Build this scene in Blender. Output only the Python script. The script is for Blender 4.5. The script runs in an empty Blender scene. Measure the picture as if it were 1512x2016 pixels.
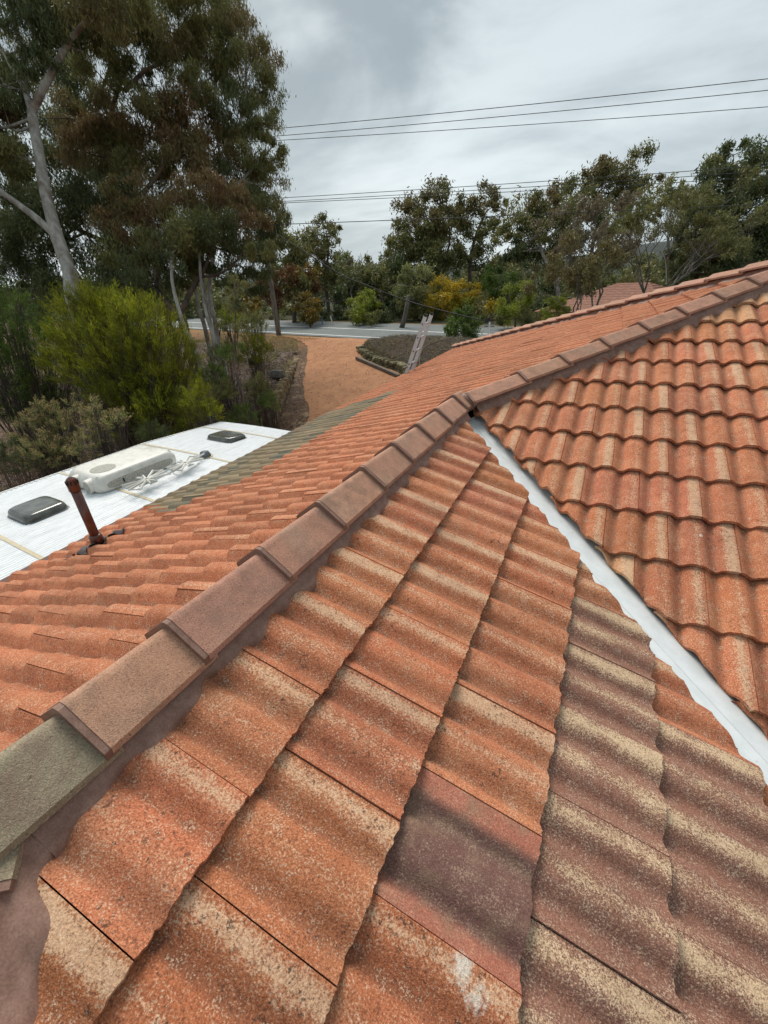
import bpy, bmesh, math, random
import numpy as np
from mathutils import Vector, Matrix
random.seed(7); RNG = np.random.default_rng(7)
S = bpy.context.scene
COL = S.collection
rad = math.radians

# ------------------------------------------------------------------ camera
MR = np.array([[.903, .427, -.049], [-.165, .451, .877], [-.397, .784, -.478]])
YAW, PIT, ROL = rad(-26.842), rad(28.538), rad(-3.214)
_f = np.array([math.sin(YAW)*math.cos(PIT), math.cos(YAW)*math.cos(PIT), -math.sin(PIT)])
_r = np.array([math.cos(YAW), -math.sin(YAW), 0.0]); _u = np.cross(_r, _f)
_c, _s = math.cos(ROL), math.sin(ROL)
MR = np.array([_c*_r + _s*_u, -_s*_r + _c*_u, _f])
CAM = np.array([0.904, 0.0, 0.916]); FPX = 850.3
cd = bpy.data.cameras.new('camera'); cam = bpy.data.objects.new('camera', cd); COL.objects.link(cam)
cd.sensor_fit = 'VERTICAL'; cd.sensor_height = 36; cd.lens = 36*FPX/2016; cd.clip_start = .02; cd.clip_end = 6000
m = Matrix(((MR[0][0], MR[1][0], -MR[2][0], CAM[0]), (MR[0][1], MR[1][1], -MR[2][1], CAM[1]), (MR[0][2], MR[1][2], -MR[2][2], CAM[2]), (0, 0, 0, 1)))
cam.matrix_world = m; S.camera = cam

# ------------------------------------------------------------------ node helper
class NT:
    def __init__(s, tree): s.t = tree; s.n = tree.nodes; s.l = tree.links
    def add(s, kind, **kw):
        nd = s.n.new(kind)
        for k, v in kw.items(): setattr(nd, k, v)
        return nd
    def put(s, sock, v):
        if v is None: return
        if isinstance(v, bpy.types.NodeSocket): s.l.new(v, sock)
        elif isinstance(v, (tuple, list)) and len(v) == 3 and sock.type == 'RGBA': sock.default_value = (*v, 1)
        else: sock.default_value = v
    def math(s, op, a, b=None, c=None, clamp=False):
        nd = s.add('ShaderNodeMath', operation=op, use_clamp=clamp)
        s.put(nd.inputs[0], a); s.put(nd.inputs[1], b)
        if c is not None: s.put(nd.inputs[2], c)
        return nd.outputs[0]
    def mix(s, f, a, b, mode='MIX'):
        nd = s.add('ShaderNodeMix', data_type='RGBA', blend_type=mode); s.put(nd.inputs[0], f)
        s.put(nd.inputs[6], a); s.put(nd.inputs[7], b); return nd.outputs[2]
    def noise(s, vec, scale, detail=3, rough=.55, dist=0.0):
        nd = s.add('ShaderNodeTexNoise'); s.put(nd.inputs['Vector'], vec); nd.inputs['Scale'].default_value = scale
        nd.inputs['Detail'].default_value = detail; nd.inputs['Roughness'].default_value = rough; nd.inputs['Distortion'].default_value = dist
        return nd.outputs['Fac']
    def voro(s, vec, scale, out='Distance'):
        nd = s.add('ShaderNodeTexVoronoi'); s.put(nd.inputs['Vector'], vec); nd.inputs['Scale'].default_value = scale
        return nd.outputs[out]
    def rng(s, v, a, b, c=0.0, d=1.0, smooth=False):
        nd = s.add('ShaderNodeMapRange', interpolation_type='SMOOTHSTEP' if smooth else 'LINEAR'); s.put(nd.inputs[0], v)
        for i, x in enumerate((a, b, c, d)): nd.inputs[i+1].default_value = x
        return nd.outputs[0]
    def mapv(s, vec, scale=(1, 1, 1), rot=(0, 0, 0)):
        nd = s.add('ShaderNodeMapping'); s.put(nd.inputs[0], vec); nd.inputs['Scale'].default_value = scale; nd.inputs['Rotation'].default_value = rot
        return nd.outputs[0]

# ------------------------------------------------------------------ world and sun
SUN_EL, SUN_AZ = 48, 315     # azimuth clockwise from +Y
w = bpy.data.worlds.new('World'); S.world = w; w.use_nodes = True
t = NT(w.node_tree); t.n.clear()
sky = t.add('ShaderNodeTexSky', sky_type='NISHITA', sun_disc=False, sun_elevation=rad(SUN_EL), sun_rotation=rad(SUN_AZ), dust_density=4.0)
tc = t.add('ShaderNodeTexCoord'); sp = t.add('ShaderNodeSeparateXYZ'); t.l.new(tc.outputs['Generated'], sp.inputs[0])
zc = t.math('ADD', t.math('MAXIMUM', sp.outputs[2], 0.0), .16)
cb = t.add('ShaderNodeCombineXYZ'); t.put(cb.inputs[0], t.math('DIVIDE', sp.outputs[0], zc)); t.put(cb.inputs[1], t.math('DIVIDE', sp.outputs[1], zc))
n1 = t.noise(t.mapv(tc.outputs['Generated'], (1, 1, 2.6)), 2.1, 6, .52, .5)
n2 = t.noise(t.mapv(cb.outputs[0], (.6, 1.1, 1), (0, 0, rad(22))), 1.3, 6, .55, .3)
cl = t.rng(t.math('ADD', t.math('MULTIPLY', n1, .70), t.math('MULTIPLY', n2, .30)), .40, .63, smooth=True)
low = t.rng(sp.outputs[2], .0, .34, 1.0, 0.0, smooth=True)
f = t.math('ADD', t.math('MULTIPLY', cl, .52), t.math('MULTIPLY', low, .28), clamp=True)
cloud = t.mix(f, (.225, .275, .300), (.70, .765, .785))
t_ = t.mix(.06, cloud, t.mix(1.0, sky.outputs[0], (.1, .1, .1), 'MULTIPLY'))
bg = t.add('ShaderNodeBackground'); t.put(bg.inputs[0], t_); bg.inputs[1].default_value = 1.0
wo = t.add('ShaderNodeOutputWorld'); t.l.new(bg.outputs[0], wo.inputs[0])
sd = bpy.data.lights.new('sun', 'SUN'); so = bpy.data.objects.new('sun', sd); COL.objects.link(so)
sd.energy = 2.4; sd.angle = rad(30); sd.color = (1, .95, .88)
_sv = Vector((math.sin(rad(SUN_AZ))*math.cos(rad(SUN_EL)), math.cos(rad(SUN_AZ))*math.cos(rad(SUN_EL)), math.sin(rad(SUN_EL))))
so.rotation_euler = _sv.to_track_quat('Z', 'Y').to_euler(); so.location = (0, 0, 30)
S.view_settings.view_transform = 'Standard'; S.view_settings.look = 'None'; S.view_settings.exposure = 0.58; S.view_settings.gamma = 1
S.render.engine = 'CYCLES'; S.render.resolution_x = 768; S.render.resolution_y = 1024
S.cycles.max_bounces = 5; S.cycles.transparent_max_bounces = 6

# ------------------------------------------------------------------ placement helpers
def ray(px, py): return MR.T @ np.array([(px-756)/FPX, -(py-1008)/FPX, 1.0])
def at(px, py, d): return CAM + ray(px, py)*d                       # a point d metres ahead
def hit(px, py, n, d0):
    r = ray(px, py); n = np.array(n, float); return CAM + r*((d0-n@CAM)/(n@r))
def hz(px, py, z): return hit(px, py, (0, 0, 1), z)
def sstep(x, a, b):
    v = np.clip((x-a)/(b-a), 0, 1); return v*v*(3-2*v)

# ------------------------------------------------------------------ object helpers
def tag(o, label=None, cat=None, group=None, kind=None):
    if label: o['label'] = label
    if cat: o['category'] = cat
    if group: o['group'] = group
    if kind: o['kind'] = kind
    return o
def empty(name, loc, label=None, cat=None, group=None):
    o = bpy.data.objects.new(name, None); COL.objects.link(o); o.location = tuple(loc); o.empty_display_size = .2
    return tag(o, label, cat, group)
def link(name, me, mat, parent=None):
    o = bpy.data.objects.new(name, me); COL.objects.link(o)
    if mat and not me.materials: me.materials.append(mat)
    if parent is not None:
        o.parent = parent; o.matrix_parent_inverse = Matrix.Translation(-Vector(parent.location))
    return o
def mk(name, V, F, mat, parent=None, smooth=False, attrs=None):
    me = bpy.data.meshes.new(name); me.from_pydata([tuple(map(float, v)) for v in V], [], [tuple(f) for f in F])
    if attrs:
        for k, a in attrs.items():
            at_ = me.color_attributes.new(k, 'FLOAT_COLOR', 'POINT'); a = np.asarray(a, np.float32)
            if a.shape[1] == 3: a = np.hstack([a, np.ones((len(a), 1), np.float32)])
            at_.data.foreach_set('color', a.ravel())
    if smooth: me.polygons.foreach_set('use_smooth', [True]*len(me.polygons))
    me.update(); return link(name, me, mat, parent)
def quads(name, V, mat, parent=None, col=None):                      # V (N,4,3)
    N = len(V); me = bpy.data.meshes.new(name); me.vertices.add(4*N); me.vertices.foreach_set('co', V.astype(np.float32).ravel())
    me.loops.add(4*N); me.loops.foreach_set('vertex_index', np.arange(4*N, dtype=np.int32)); me.polygons.add(N)
    me.polygons.foreach_set('loop_start', np.arange(0, 4*N, 4, dtype=np.int32)); me.polygons.foreach_set('loop_total', np.full(N, 4, np.int32))
    me.update(calc_edges=True)
    if col is not None:
        a = me.color_attributes.new('col', 'FLOAT_COLOR', 'POINT'); c = np.repeat(np.hstack([col, np.ones((N, 1))]), 4, axis=0).astype(np.float32)
        a.data.foreach_set('color', c.ravel())
    me.validate(); return link(name, me, mat, parent)
class MB:
    def __init__(s): s.V = []; s.F = []
    def add(s, V, F):
        o = len(s.V); s.V += [tuple(map(float, v)) for v in V]; s.F += [tuple(i+o for i in f) for f in F]; return s
    def box(s, c, size, R=None):
        c = np.array(c, float); h = np.array(size, float)/2; R = np.eye(3) if R is None else np.array(R, float)
        V = [c + R.T @ (h*np.array(k)) for k in ((-1,-1,-1),(1,-1,-1),(1,1,-1),(-1,1,-1),(-1,-1,1),(1,-1,1),(1,1,1),(-1,1,1))]
        return s.add(V, [(0,3,2,1),(4,5,6,7),(0,1,5,4),(1,2,6,5),(2,3,7,6),(3,0,4,7)])
    def tube(s, pts, rs, n=8, cap=True, wob=0.0):
        pts = [np.array(p, float) for p in pts]
        if np.isscalar(rs): rs = [rs]*len(pts)
        V = []; F = []; ref = None
        for i, p in enumerate(pts):
            d = pts[min(i+1, len(pts)-1)] - pts[max(i-1, 0)]; d /= (np.linalg.norm(d)+1e-9)
            if ref is None: ref = np.array([1, 0, 0]) if abs(d[0]) < .8 else np.array([0, 1, 0])
            a = ref - d*(ref@d); a /= np.linalg.norm(a)+1e-9; ref = a; b = np.cross(d, a)
            for k in range(n):
                th = 2*math.pi*k/n; r = rs[i]*(1+wob*random.uniform(-1, 1)); V.append(p + r*(math.cos(th)*a + math.sin(th)*b))
        for i in range(len(pts)-1):
            for k in range(n): F.append((i*n+k, i*n+(k+1) % n, (i+1)*n+(k+1) % n, (i+1)*n+k))
        if cap: F.append(tuple(range(n-1, -1, -1))); F.append(tuple((len(pts)-1)*n+k for k in range(n)))
        return s.add(V, F)
    def build(s, name, mat, parent=None, smooth=False, bevel=0.0):
        o = mk(name, s.V, s.F, mat, parent, smooth)
        if bevel:
            b = o.modifiers.new('bevel', 'BEVEL'); b.width = bevel; b.segments = 2; b.limit_method = 'ANGLE'
        return o
def smoothpath(P, n=6):
    P = [np.array(p, float) for p in P]; out = []
    for i in range(len(P)-1):
        p0, p1, p2, p3 = P[max(i-1, 0)], P[i], P[i+1], P[min(i+2, len(P)-1)]
        for k in range(n):
            u = k/n; out.append(.5*((2*p1)+(-p0+p2)*u+(2*p0-5*p1+4*p2-p3)*u*u+(-p0+3*p1-3*p2+p3)*u**3))
    out.append(P[-1]); return out

# ------------------------------------------------------------------ materials
def pmat(name, rough=.8, spec=.3, metal=0.0):
    mt = bpy.data.materials.new(name); mt.use_nodes = True; t = NT(mt.node_tree); b = t.n['Principled BSDF']
    b.inputs['Roughness'].default_value = rough; b.inputs['Specular IOR Level'].default_value = spec; b.inputs['Metallic'].default_value = metal
    tc = t.add('ShaderNodeTexCoord'); return mt, t, b, tc.outputs['Object']
def bump(t, b, h, dist, strength=1.0):
    nd = t.add('ShaderNodeBump'); t.put(nd.inputs['Height'], h); nd.inputs['Distance'].default_value = dist; nd.inputs['Strength'].default_value = strength
    t.l.new(nd.outputs[0], b.inputs['Normal'])
def noisy(name, c1, c2, scale, rough=.8, spec=.3, metal=0.0, bd=0.0, detail=5, lo=.35, hi=.65, fine=0, c3=None):
    mt, t, b, o = pmat(name, rough, spec, metal); n = t.noise(o, scale, detail, .6)
    c = t.mix(t.rng(n, lo, hi), c1, c2)
    if c3: c = t.mix(t.rng(t.noise(o, scale*.17, 4), .52, .62), c, c3)
    if fine: c = t.mix(1.0, c, t.mix(t.noise(o, fine, 2), (.55, .55, .55), (1.45, 1.45, 1.45)), 'MULTIPLY')
    t.put(b.inputs['Base Color'], c)
    if bd: bump(t, b, n, bd)
    return mt

def tile_material():
    mt, t, b, o = pmat('weathered_tile', .88, .18)
    at1 = t.add('ShaderNodeAttribute', attribute_name='tcol'); at2 = t.add('ShaderNodeAttribute', attribute_name='tuv')
    s = t.add('ShaderNodeSeparateColor'); t.l.new(at2.outputs['Color'], s.inputs[0]); u, v, r = s.outputs; kind = at2.outputs['Alpha']
    # coordinate shifted per tile so that no pattern runs across a joint
    sh = t.add('ShaderNodeVectorMath', operation='SCALE'); t.l.new(at2.outputs['Color'], sh.inputs[0]); sh.inputs[3].default_value = 0.0
    cb = t.add('ShaderNodeCombineXYZ'); t.put(cb.inputs[0], t.math('MULTIPLY', r, 37.0)); t.put(cb.inputs[2], t.math('MULTIPLY', r, 11.0))
    va = t.add('ShaderNodeVectorMath', operation='ADD'); t.l.new(o, va.inputs[0]); t.l.new(cb.outputs[0], va.inputs[1]); p = va.outputs[0]
    grain = t.noise(o, 330, 2, .6); grit = t.noise(o, 150, 3, .7); patch = t.noise(p, 26, 5, .65); big = t.noise(p, 5.5, 3, .5)
    du = lambda c, wd: t.math('SUBTRACT', 1.0, t.math('DIVIDE', t.math('ABSOLUTE', t.math('SUBTRACT', u, c)), wd), clamp=True)
    col = at1.outputs['Color']
    col = t.mix(t.rng(patch, .42, .68), col, t.mix(1.0, col, (.80, .74, .70), 'MULTIPLY'))
    col = t.mix(t.rng(big, .48, .66, 0, .45), col, t.mix(.5, col, (.60, .31, .17)))
    # bleached cream pigment on the roll beside each joint, weaker on the middle roll
    cream = t.math('ADD', t.math('MULTIPLY', du(.90, .13), 1.35), t.math('MULTIPLY', du(.43, .10), .55))
    cream = t.math('ADD', cream, t.math('MULTIPLY', t.rng(big, .5, .75), .35))
    cream = t.math('MULTIPLY', cream, t.rng(kind, .44, .48, 1.0, .38))
    cm = t.math('MULTIPLY', cream, t.math('ADD', t.math('MULTIPLY', t.math('FRACT', t.math('MULTIPLY', r, 7.31)), .75), .45))
    cm = t.rng(t.math('ADD', cm, t.math('MULTIPLY', t.math('SUBTRACT', grit, .5), 2.7)), .38, .86, 0, .66)
    col = t.mix(cm, col, (.66, .47, .31))
    # dirt in the channels and dark lichen specks
    ch = t.math('MAXIMUM', du(.16, .075), du(.66, .075))
    dirt = t.math('MULTIPLY', t.rng(ch, 0, .8, 0, 1, True), t.rng(t.math('ADD', t.math('MULTIPLY', patch, .6), t.math('MULTIPLY', grit, .4)), .40, .56, .25, 1.0))
    dirt = t.math('MULTIPLY', dirt, t.rng(v, 0, 1, 1.0, .55))
    col = t.mix(t.math('MULTIPLY', dirt, .66), col, (.105, .052, .036))
    lich = t.math('MULTIPLY', t.rng(t.noise(p, 75, 4, .7), .57, .64), t.rng(t.noise(p, 9, 3), .46, .57))
    col = t.mix(t.math('MULTIPLY', lich, .85), col, (.07, .045, .035))
    # purple-brown glazed tiles with cream flecks; grey tiles stay plain
    fl = t.math('ADD', t.math('MULTIPLY', t.math('MAXIMUM', du(.90, .17), t.math('MULTIPLY', du(.43, .13), .6)), .22), t.math('MULTIPLY', t.math('SUBTRACT', big, .5), .40))
    fl = t.math('SUBTRACT', fl, t.math('MULTIPLY', ch, .16))
    fm = t.rng(t.math('ADD', t.math('ADD', t.math('MULTIPLY', t.noise(o, 360, 2, .5), .55), t.math('MULTIPLY', grit, .45)), fl), .575, .67)
    pur = t.mix(t.math('MULTIPLY', fm, .9), t.mix(t.rng(patch, .4, .65), (.300, .150, .108), (.215, .112, .088)), (.64, .48, .31))
    col = t.mix(t.rng(kind, .55, .65), col, pur)
    pl = t.mix(t.rng(t.noise(p, 8, 4, .6), .42, .62), at1.outputs['Color'], t.mix(.55, at1.outputs['Color'], (.26, .19, .12)))
    red = t.mix(t.rng(t.math('MAXIMUM', t.math('SUBTRACT', .15, u), t.math('SUBTRACT', u, .80)), -.03, .05), at1.outputs['Color'], (.40, .155, .105))
    red = t.mix(t.math('MULTIPLY', du(.70, .06), .45), red, (.30, .20, .15)); red = t.mix(t.rng(t.noise(p, 10, 5, .65), .48, .66, 0, .6), red, (.27, .19, .13))
    pl = t.mix(t.rng(kind, .24, .26), pl, red)
    col = t.mix(t.rng(kind, .30, .35), pl, col)
    spk = t.math('ADD', t.math('MULTIPLY', t.noise(o, 240, 3, .65), 1.0), t.math('MULTIPLY', t.math('SUBTRACT', patch, .5), .5))
    nk = t.rng(kind, .22, .35)
    col = t.mix(t.math('MULTIPLY', t.rng(spk, .555, .66, 0, .68), nk), col, (.66, .50, .36))
    col = t.mix(t.math('MULTIPLY', t.rng(spk, .455, .35, 0, .68), nk), col, (.13, .065, .045))
    grime = t.rng(t.noise(o, 3.1, 6, .62), .42, .66, 0, .42); col = t.mix(grime, col, t.mix(1.0, col, (.56, .54, .55), 'MULTIPLY'))
    for (sx, sy, sz), sr_ in SPOTS:
        vd = t.add('ShaderNodeVectorMath', operation='DISTANCE'); t.l.new(o, vd.inputs[0]); vd.inputs[1].default_value = (sx, sy, sz)
        dm = t.rng(t.math('ADD', t.math('DIVIDE', vd.outputs['Value'], sr_), t.math('MULTIPLY', t.noise(o, 1.1/sr_, 5, .8), 2.6)), 1.75, 2.15, .75, 0)
        col = t.mix(dm, col, (.66, .63, .56))
    g = t.mix(grain, (.50, .47, .45), (1.52, 1.5, 1.46))
    col = t.mix(1.0, col, g, 'MULTIPLY'); col = t.mix(1.0, col, t.mix(t.rng(grit, .3, .7), (.80, .78, .76), (1.18, 1.18, 1.18)), 'MULTIPLY')
    t.put(b.inputs['Base Color'], col)
    hh = t.math('ADD', t.math('MULTIPLY', grain, .5), t.math('MULTIPLY', grit, .6)); bump(t, b, hh, .0035, .9)
    return mt
def _rh(px, py): 
    p = hit(px, py, (.345, 0, 1), -.02); return tuple(float(v) for v in p)
_q = hit(1380, 1054, (0, -.345, 1), -.345*3.34-.02)
SPOTS = [(_rh(908, 1915), .034), (_rh(935, 1960), .034), (_rh(530, 1800), .006), (tuple(float(v) for v in _q), .012)]
M_TILE = tile_material()
def cap_material():
    mt, t, b, o = pmat('cap_concrete', .85, .2)
    at1 = t.add('ShaderNodeAttribute', attribute_name='tcol'); col = at1.outputs['Color']
    grain = t.noise(o, 340, 2, .6); n = t.noise(o, 16, 5, .6); n2 = t.noise(o, 4.5, 4)
    col = t.mix(t.rng(n, .42, .62, 0, .6), col, t.mix(.45, col, (.17, .10, .07)))
    col = t.mix(t.rng(n2, .48, .68, 0, .28), col, (.42, .33, .24))
    col = t.mix(t.rng(t.noise(o, 95, 4, .7), .64, .69, 0, .8), col, (.06, .05, .04))
    sp_ = t.noise(o, 210, 3, .65); col = t.mix(t.rng(sp_, .56, .66, 0, .5), col, (.58, .42, .30)); col = t.mix(t.rng(sp_, .44, .34, 0, .55), col, (.13, .07, .05))
    st = t.noise(o, 7.5, 6, .7); col = t.mix(t.rng(st, .50, .64, 0, .45), col, (.20, .13, .10))
    col = t.mix(1.0, col, t.mix(grain, (.55, .54, .53), (1.45, 1.45, 1.45)), 'MULTIPLY')
    t.put(b.inputs['Base Color'], col); bump(t, b, t.math('ADD', grain, n), .003, .8); return mt
M_CAP = cap_material()
M_POINT = noisy('brown_pointing', (.200, .110, .080), (.270, .160, .120), 30, .65, .3, bd=.002, fine=260)
M_UNDER = noisy('sarking', (.03, .02, .015), (.05, .03, .02), 8)
def valley_material():
    mt, t, b, o = pmat('zinc_valley', .45, .4, .15)
    n = t.noise(o, 14, 5, .6); c = t.mix(t.rng(n, .4, .65), (.70, .74, .74), (.78, .81, .81))
    c = t.mix(t.rng(t.noise(o, 42, 4, .7), .63, .72, 0, .5), c, (.42, .44, .42)); t.put(b.inputs['Base Color'], c); return mt
M_VAL = valley_material()
M_FASCIA = noisy('fascia_paint', (.10, .045, .03), (.14, .06, .04), 6, .5)
M_WALLB = noisy('brick_wall', (.30, .16, .10), (.22, .11, .07), 12, .9, bd=.004)
M_PIPE = noisy('glossy_brown_paint', (.085, .025, .015), (.13, .04, .022), 25, .22, .6)
M_LEAD = noisy('lead_flashing', (.055, .036, .034), (.095, .06, .055), 18, .45, .5, bd=.003)
M_WHITE = noisy('white_plastic', (.62, .60, .54), (.74, .72, .66), 12, .45, .4, c3=(.50, .49, .43))
M_CREAM = noisy('sealant', (.50, .42, .27), (.60, .52, .36), 30, .6)
M_SMOKE = noisy('smoked_acrylic', (.055, .058, .05), (.12, .12, .10), 9, .12, .7)
M_ALU = noisy('aluminium', (.46, .51, .53), (.60, .65, .67), 35, .55, .3, metal=.0)
M_RUBBER = noisy('black_rubber', (.012, .012, .012), (.03, .03, .03), 30, .6)
M_GREYPL = noisy('grey_plastic', (.10, .11, .12), (.16, .17, .18), 20, .5)
M_WIRE = noisy('cable', (.05, .055, .06), (.08, .085, .09), 3, .6)
M_WPAINT = noisy('white_paint', (.70, .72, .72), (.80, .80, .80), 15, .5)
M_GALV = noisy('galvanised_plate', (.42, .44, .45), (.52, .54, .54), 40, .5, metal=.3)
M_BLUE = noisy('blue_paint', (.12, .22, .42), (.16, .28, .5), 15, .5)
M_STONE = noisy('sandstone', (.38, .28, .15), (.20, .15, .09), 9, .9, bd=.02, fine=60, c3=(.12, .10, .07))
M_STONE2 = noisy('mossy_stone', (.20, .18, .09), (.11, .095, .055), 8, .9, bd=.02, fine=60, c3=(.34, .30, .18))
M_WOOD = noisy('old_timber', (.19, .155, .12), (.11, .09, .075), 10, .9, bd=.01, fine=50)
M_ROCK = noisy('rock', (.22, .20, .17), (.10, .09, .08), 6, .9, bd=.03)
def stretched(name, c1, c2, sc, c3=None):
    mt, t, b, o = pmat(name, .85, .2); n = t.noise(t.mapv(o, (1, 1, .16)), sc, 5, .6); c = t.mix(t.rng(n, .38, .62), c1, c2)
    if c3: c = t.mix(t.rng(t.noise(o, 1.4, 3), .5, .62), c, c3)
    t.put(b.inputs['Base Color'], c); bump(t, b, n, .02); return mt
M_POLE = stretched('pole_timber', (.27, .24, .21), (.12, .10, .085), 14)
M_BARKP = stretched('pale_bark', (.40, .38, .34), (.24, .22, .19), 7, (.17, .13, .10))
M_BARKD = stretched('dark_bark', (.10, .08, .065), (.055, .045, .038), 9, (.15, .10, .075))
M_TWIG = stretched('grey_twig', (.17, .15, .13), (.10, .085, .07), 9)
def leafmat(name, tr=.22, rough=.55):
    mt = bpy.data.materials.new(name); mt.use_nodes = True; t = NT(mt.node_tree); b = t.n['Principled BSDF']; b.inputs['Roughness'].default_value = rough
    b.inputs['Specular IOR Level'].default_value = .35
    a = t.add('ShaderNodeAttribute', attribute_name='col'); t.l.new(a.outputs['Color'], b.inputs['Base Color'])
    tl = t.add('ShaderNodeBsdfTranslucent'); t.l.new(a.outputs['Color'], tl.inputs[0]); mx = t.add('ShaderNodeMixShader'); mx.inputs[0].default_value = tr
    t.l.new(b.outputs[0], mx.inputs[1]); t.l.new(tl.outputs[0], mx.inputs[2]); t.l.new(mx.outputs[0], t.n['Material Output'].inputs[0]); return mt
M_LEAF = leafmat('gum_leaf', .3); M_NEEDLE = leafmat('fine_leaf', .42, .7)
def ground_material():
    mt, t, b, o = pmat('leaf_litter', .95, .1)
    v = t.voro(t.mapv(o, (1, 1, .5)), 26, 'Color'); s = t.add('ShaderNodeSeparateColor'); t.l.new(v, s.inputs[0])
    n = t.noise(o, 3, 5); c = t.mix(s.outputs[0], (.055, .030, .020), (.20, .125, .085))
    c = t.mix(t.rng(s.outputs[1], .80, .95), c, (.36, .28, .21)); c = t.mix(t.rng(n, .35, .7, 0, .55), c, (.065, .040, .026))
    g = t.mix(t.noise(o, 30, 4), (.10, .085, .035), (.24, .19, .085)); gm = t.rng(t.noise(o, .55, 4), .52, .66)
    dist = t.add('ShaderNodeSeparateXYZ'); t.l.new(o, dist.inputs[0]); far = t.rng(t.math('ADD', t.math('MULTIPLY', dist.outputs[0], .262), t.math('MULTIPLY', dist.outputs[1], .965)), 15.2, 18.4)
    verge = t.mix(t.rng(t.noise(o, 2.0, 5), .4, .6), (.40, .19, .075), (.24, .19, .10)); verge = t.mix(t.noise(o, 45, 3), t.mix(1.0, verge, (.6, .6, .6), 'MULTIPLY'), verge)
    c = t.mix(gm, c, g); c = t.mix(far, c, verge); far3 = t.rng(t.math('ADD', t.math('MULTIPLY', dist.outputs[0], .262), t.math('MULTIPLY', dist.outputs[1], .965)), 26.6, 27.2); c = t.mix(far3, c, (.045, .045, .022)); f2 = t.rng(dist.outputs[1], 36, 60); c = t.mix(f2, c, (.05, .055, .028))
    t.put(b.inputs['Base Color'], c); bump(t, b, s.outputs[0], .02); return mt
M_GROUND = ground_material()
M_DIRT = noisy('orange_gravel', (.47, .235, .122), (.37, .180, .096), 2.2, .95, .1, bd=.004, detail=7, fine=55)
M_LITTERG = noisy('litter_gravel', (.21, .125, .075), (.10, .06, .04), 14, .95, .1, bd=.01, fine=60, c3=(.30, .20, .12))
M_ROAD = noisy('asphalt', (.135, .150, .148), (.165, .180, .174), 1.2, .85, .2, fine=40)
M_LINE = noisy('road_paint', (.72, .72, .70), (.80, .80, .78), 6, .7)
M_HILL = noisy('hill', (.035, .045, .04), (.05, .06, .055), .05, .95)

# ------------------------------------------------------------------ terrain
NX, NY = .262, .965; RD = np.array([.965, -.262])
def zt0(x, y): return -3.65 + 1.55*np.clip((NX*x+NY*y-6.0)/(17.6-6.0), 0, 1)**.95
def g0(px, py):
    r = ray(px, py); lo = 2.0
    while lo < 90:
        lo += .02; p = CAM + r*lo
        if p[2] < zt0(p[0], p[1]): break
    return p[:2]
WL = [np.array((-5.9, 5.2))] + [g0(*p) for p in ((537, 838), (551, 798), (567, 759), (575, 731), (585, 702))]   # stone wall on the left of the drive
WR = [np.array((-2.9, 12.2))] + [g0(*p) for p in ((803, 739), (762, 721), (724, 705), (709, 691))]                 # stone edge of the bed on the right
BED = WR + [g0(722, 681), g0(757, 675), g0(880, 669)] + [np.array(p) for p in ((3, 15), (5, 9), (-1, 9), (-2.9, 12.2))]
print('WL', np.round(WL, 2).tolist(), 'BED', np.round(BED, 2).tolist())
def side(x, y, L):
    best = np.full(np.shape(x), 1e9); sg = np.zeros(np.shape(x))
    for a, b in zip(L[:-1], L[1:]):
        d = b-a; ln = np.hypot(*d); tt = ((x-a[0])*d[0]+(y-a[1])*d[1])/ln**2; tc_ = np.clip(tt, 0, 1)
        dd = np.hypot(x-a[0]-tc_*d[0], y-a[1]-tc_*d[1]); cr = (d[0]*(y-a[1])-d[1]*(x-a[0]))/ln
        m_ = dd < best; best = np.where(m_, dd, best); sg = np.where(m_, np.sign(cr), sg)
    return best*sg            # positive on the left of the path
def wav(x, y): return np.sin(x*1.3+1.1)*np.cos(y*1.1-.4)*.5 + np.sin(x*3.1+y*2.3)*.22 + np.sin(x*5.7-y*6.1+2)*.1
def zt(x, y):
    x = np.asarray(x, float); y = np.asarray(y, float); s = NX*x+NY*y
    z = -3.65 + 1.55*np.clip((s-6.0)/(17.6-6.0), 0, 1)**.95
    fl = 1-sstep(s, 12.5, 16.5); sl = side(x, y, WL)
    z = z + np.where((s > 1), .48*sstep(sl, .05, .32)*fl, 0) + .45*sstep(sl, 1.0, 9)*fl
    fr = sstep(s, 9, 12)*(1-sstep(s, 16.8, 18.6)); sr = -side(x, y, BED)
    z = z + .30*sstep(sr, .05, .30)*fr + .28*sstep(sr, .4, 2.0)*fr
    gard = np.maximum(sstep(sl, .3, 2)*fl, sstep(sr, .3, 1.5)*fr); z = z + wav(x, y)*.06*gard
    z = z - 1.6*sstep(s, 27, 60) - 10*sstep(s, 60, 260)
    return z
def g(px, py):                                                        # where the sight line meets the ground
    r = ray(px, py); lo = 2.0
    for k in range(4000):
        lo += .03; p = CAM + r*lo
        if p[2] < zt(p[0], p[1]): return p
    return CAM + r*lo
def axis(a, b, st, far, gr=1.25):
    c = list(np.arange(a, b+st/2, st)); d = st; x = c[-1]; up = []
    while x < far: d *= gr; x += d; up.append(x)
    d = st; x = c[0]; dn = []
    while x > -far: d *= gr; x -= d; dn.append(x)
    return np.array(dn[::-1]+c+up)
gx, gy = axis(-24, 8, .2, 2500), axis(2, 27, .2, 2500)
X, Y = np.meshgrid(gx, gy); Z = zt(X, Y); nx_, ny_ = len(gx), len(gy)
ii = np.arange(nx_-1); F = [(j*nx_+i, j*nx_+i+1, (j+1)*nx_+i+1, (j+1)*nx_+i) for j in range(ny_-1) for i in range(nx_-1)]
tag(mk('ground', np.stack([X, Y, Z], -1).reshape(-1, 3), F, M_GROUND, smooth=True), kind='structure')
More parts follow.
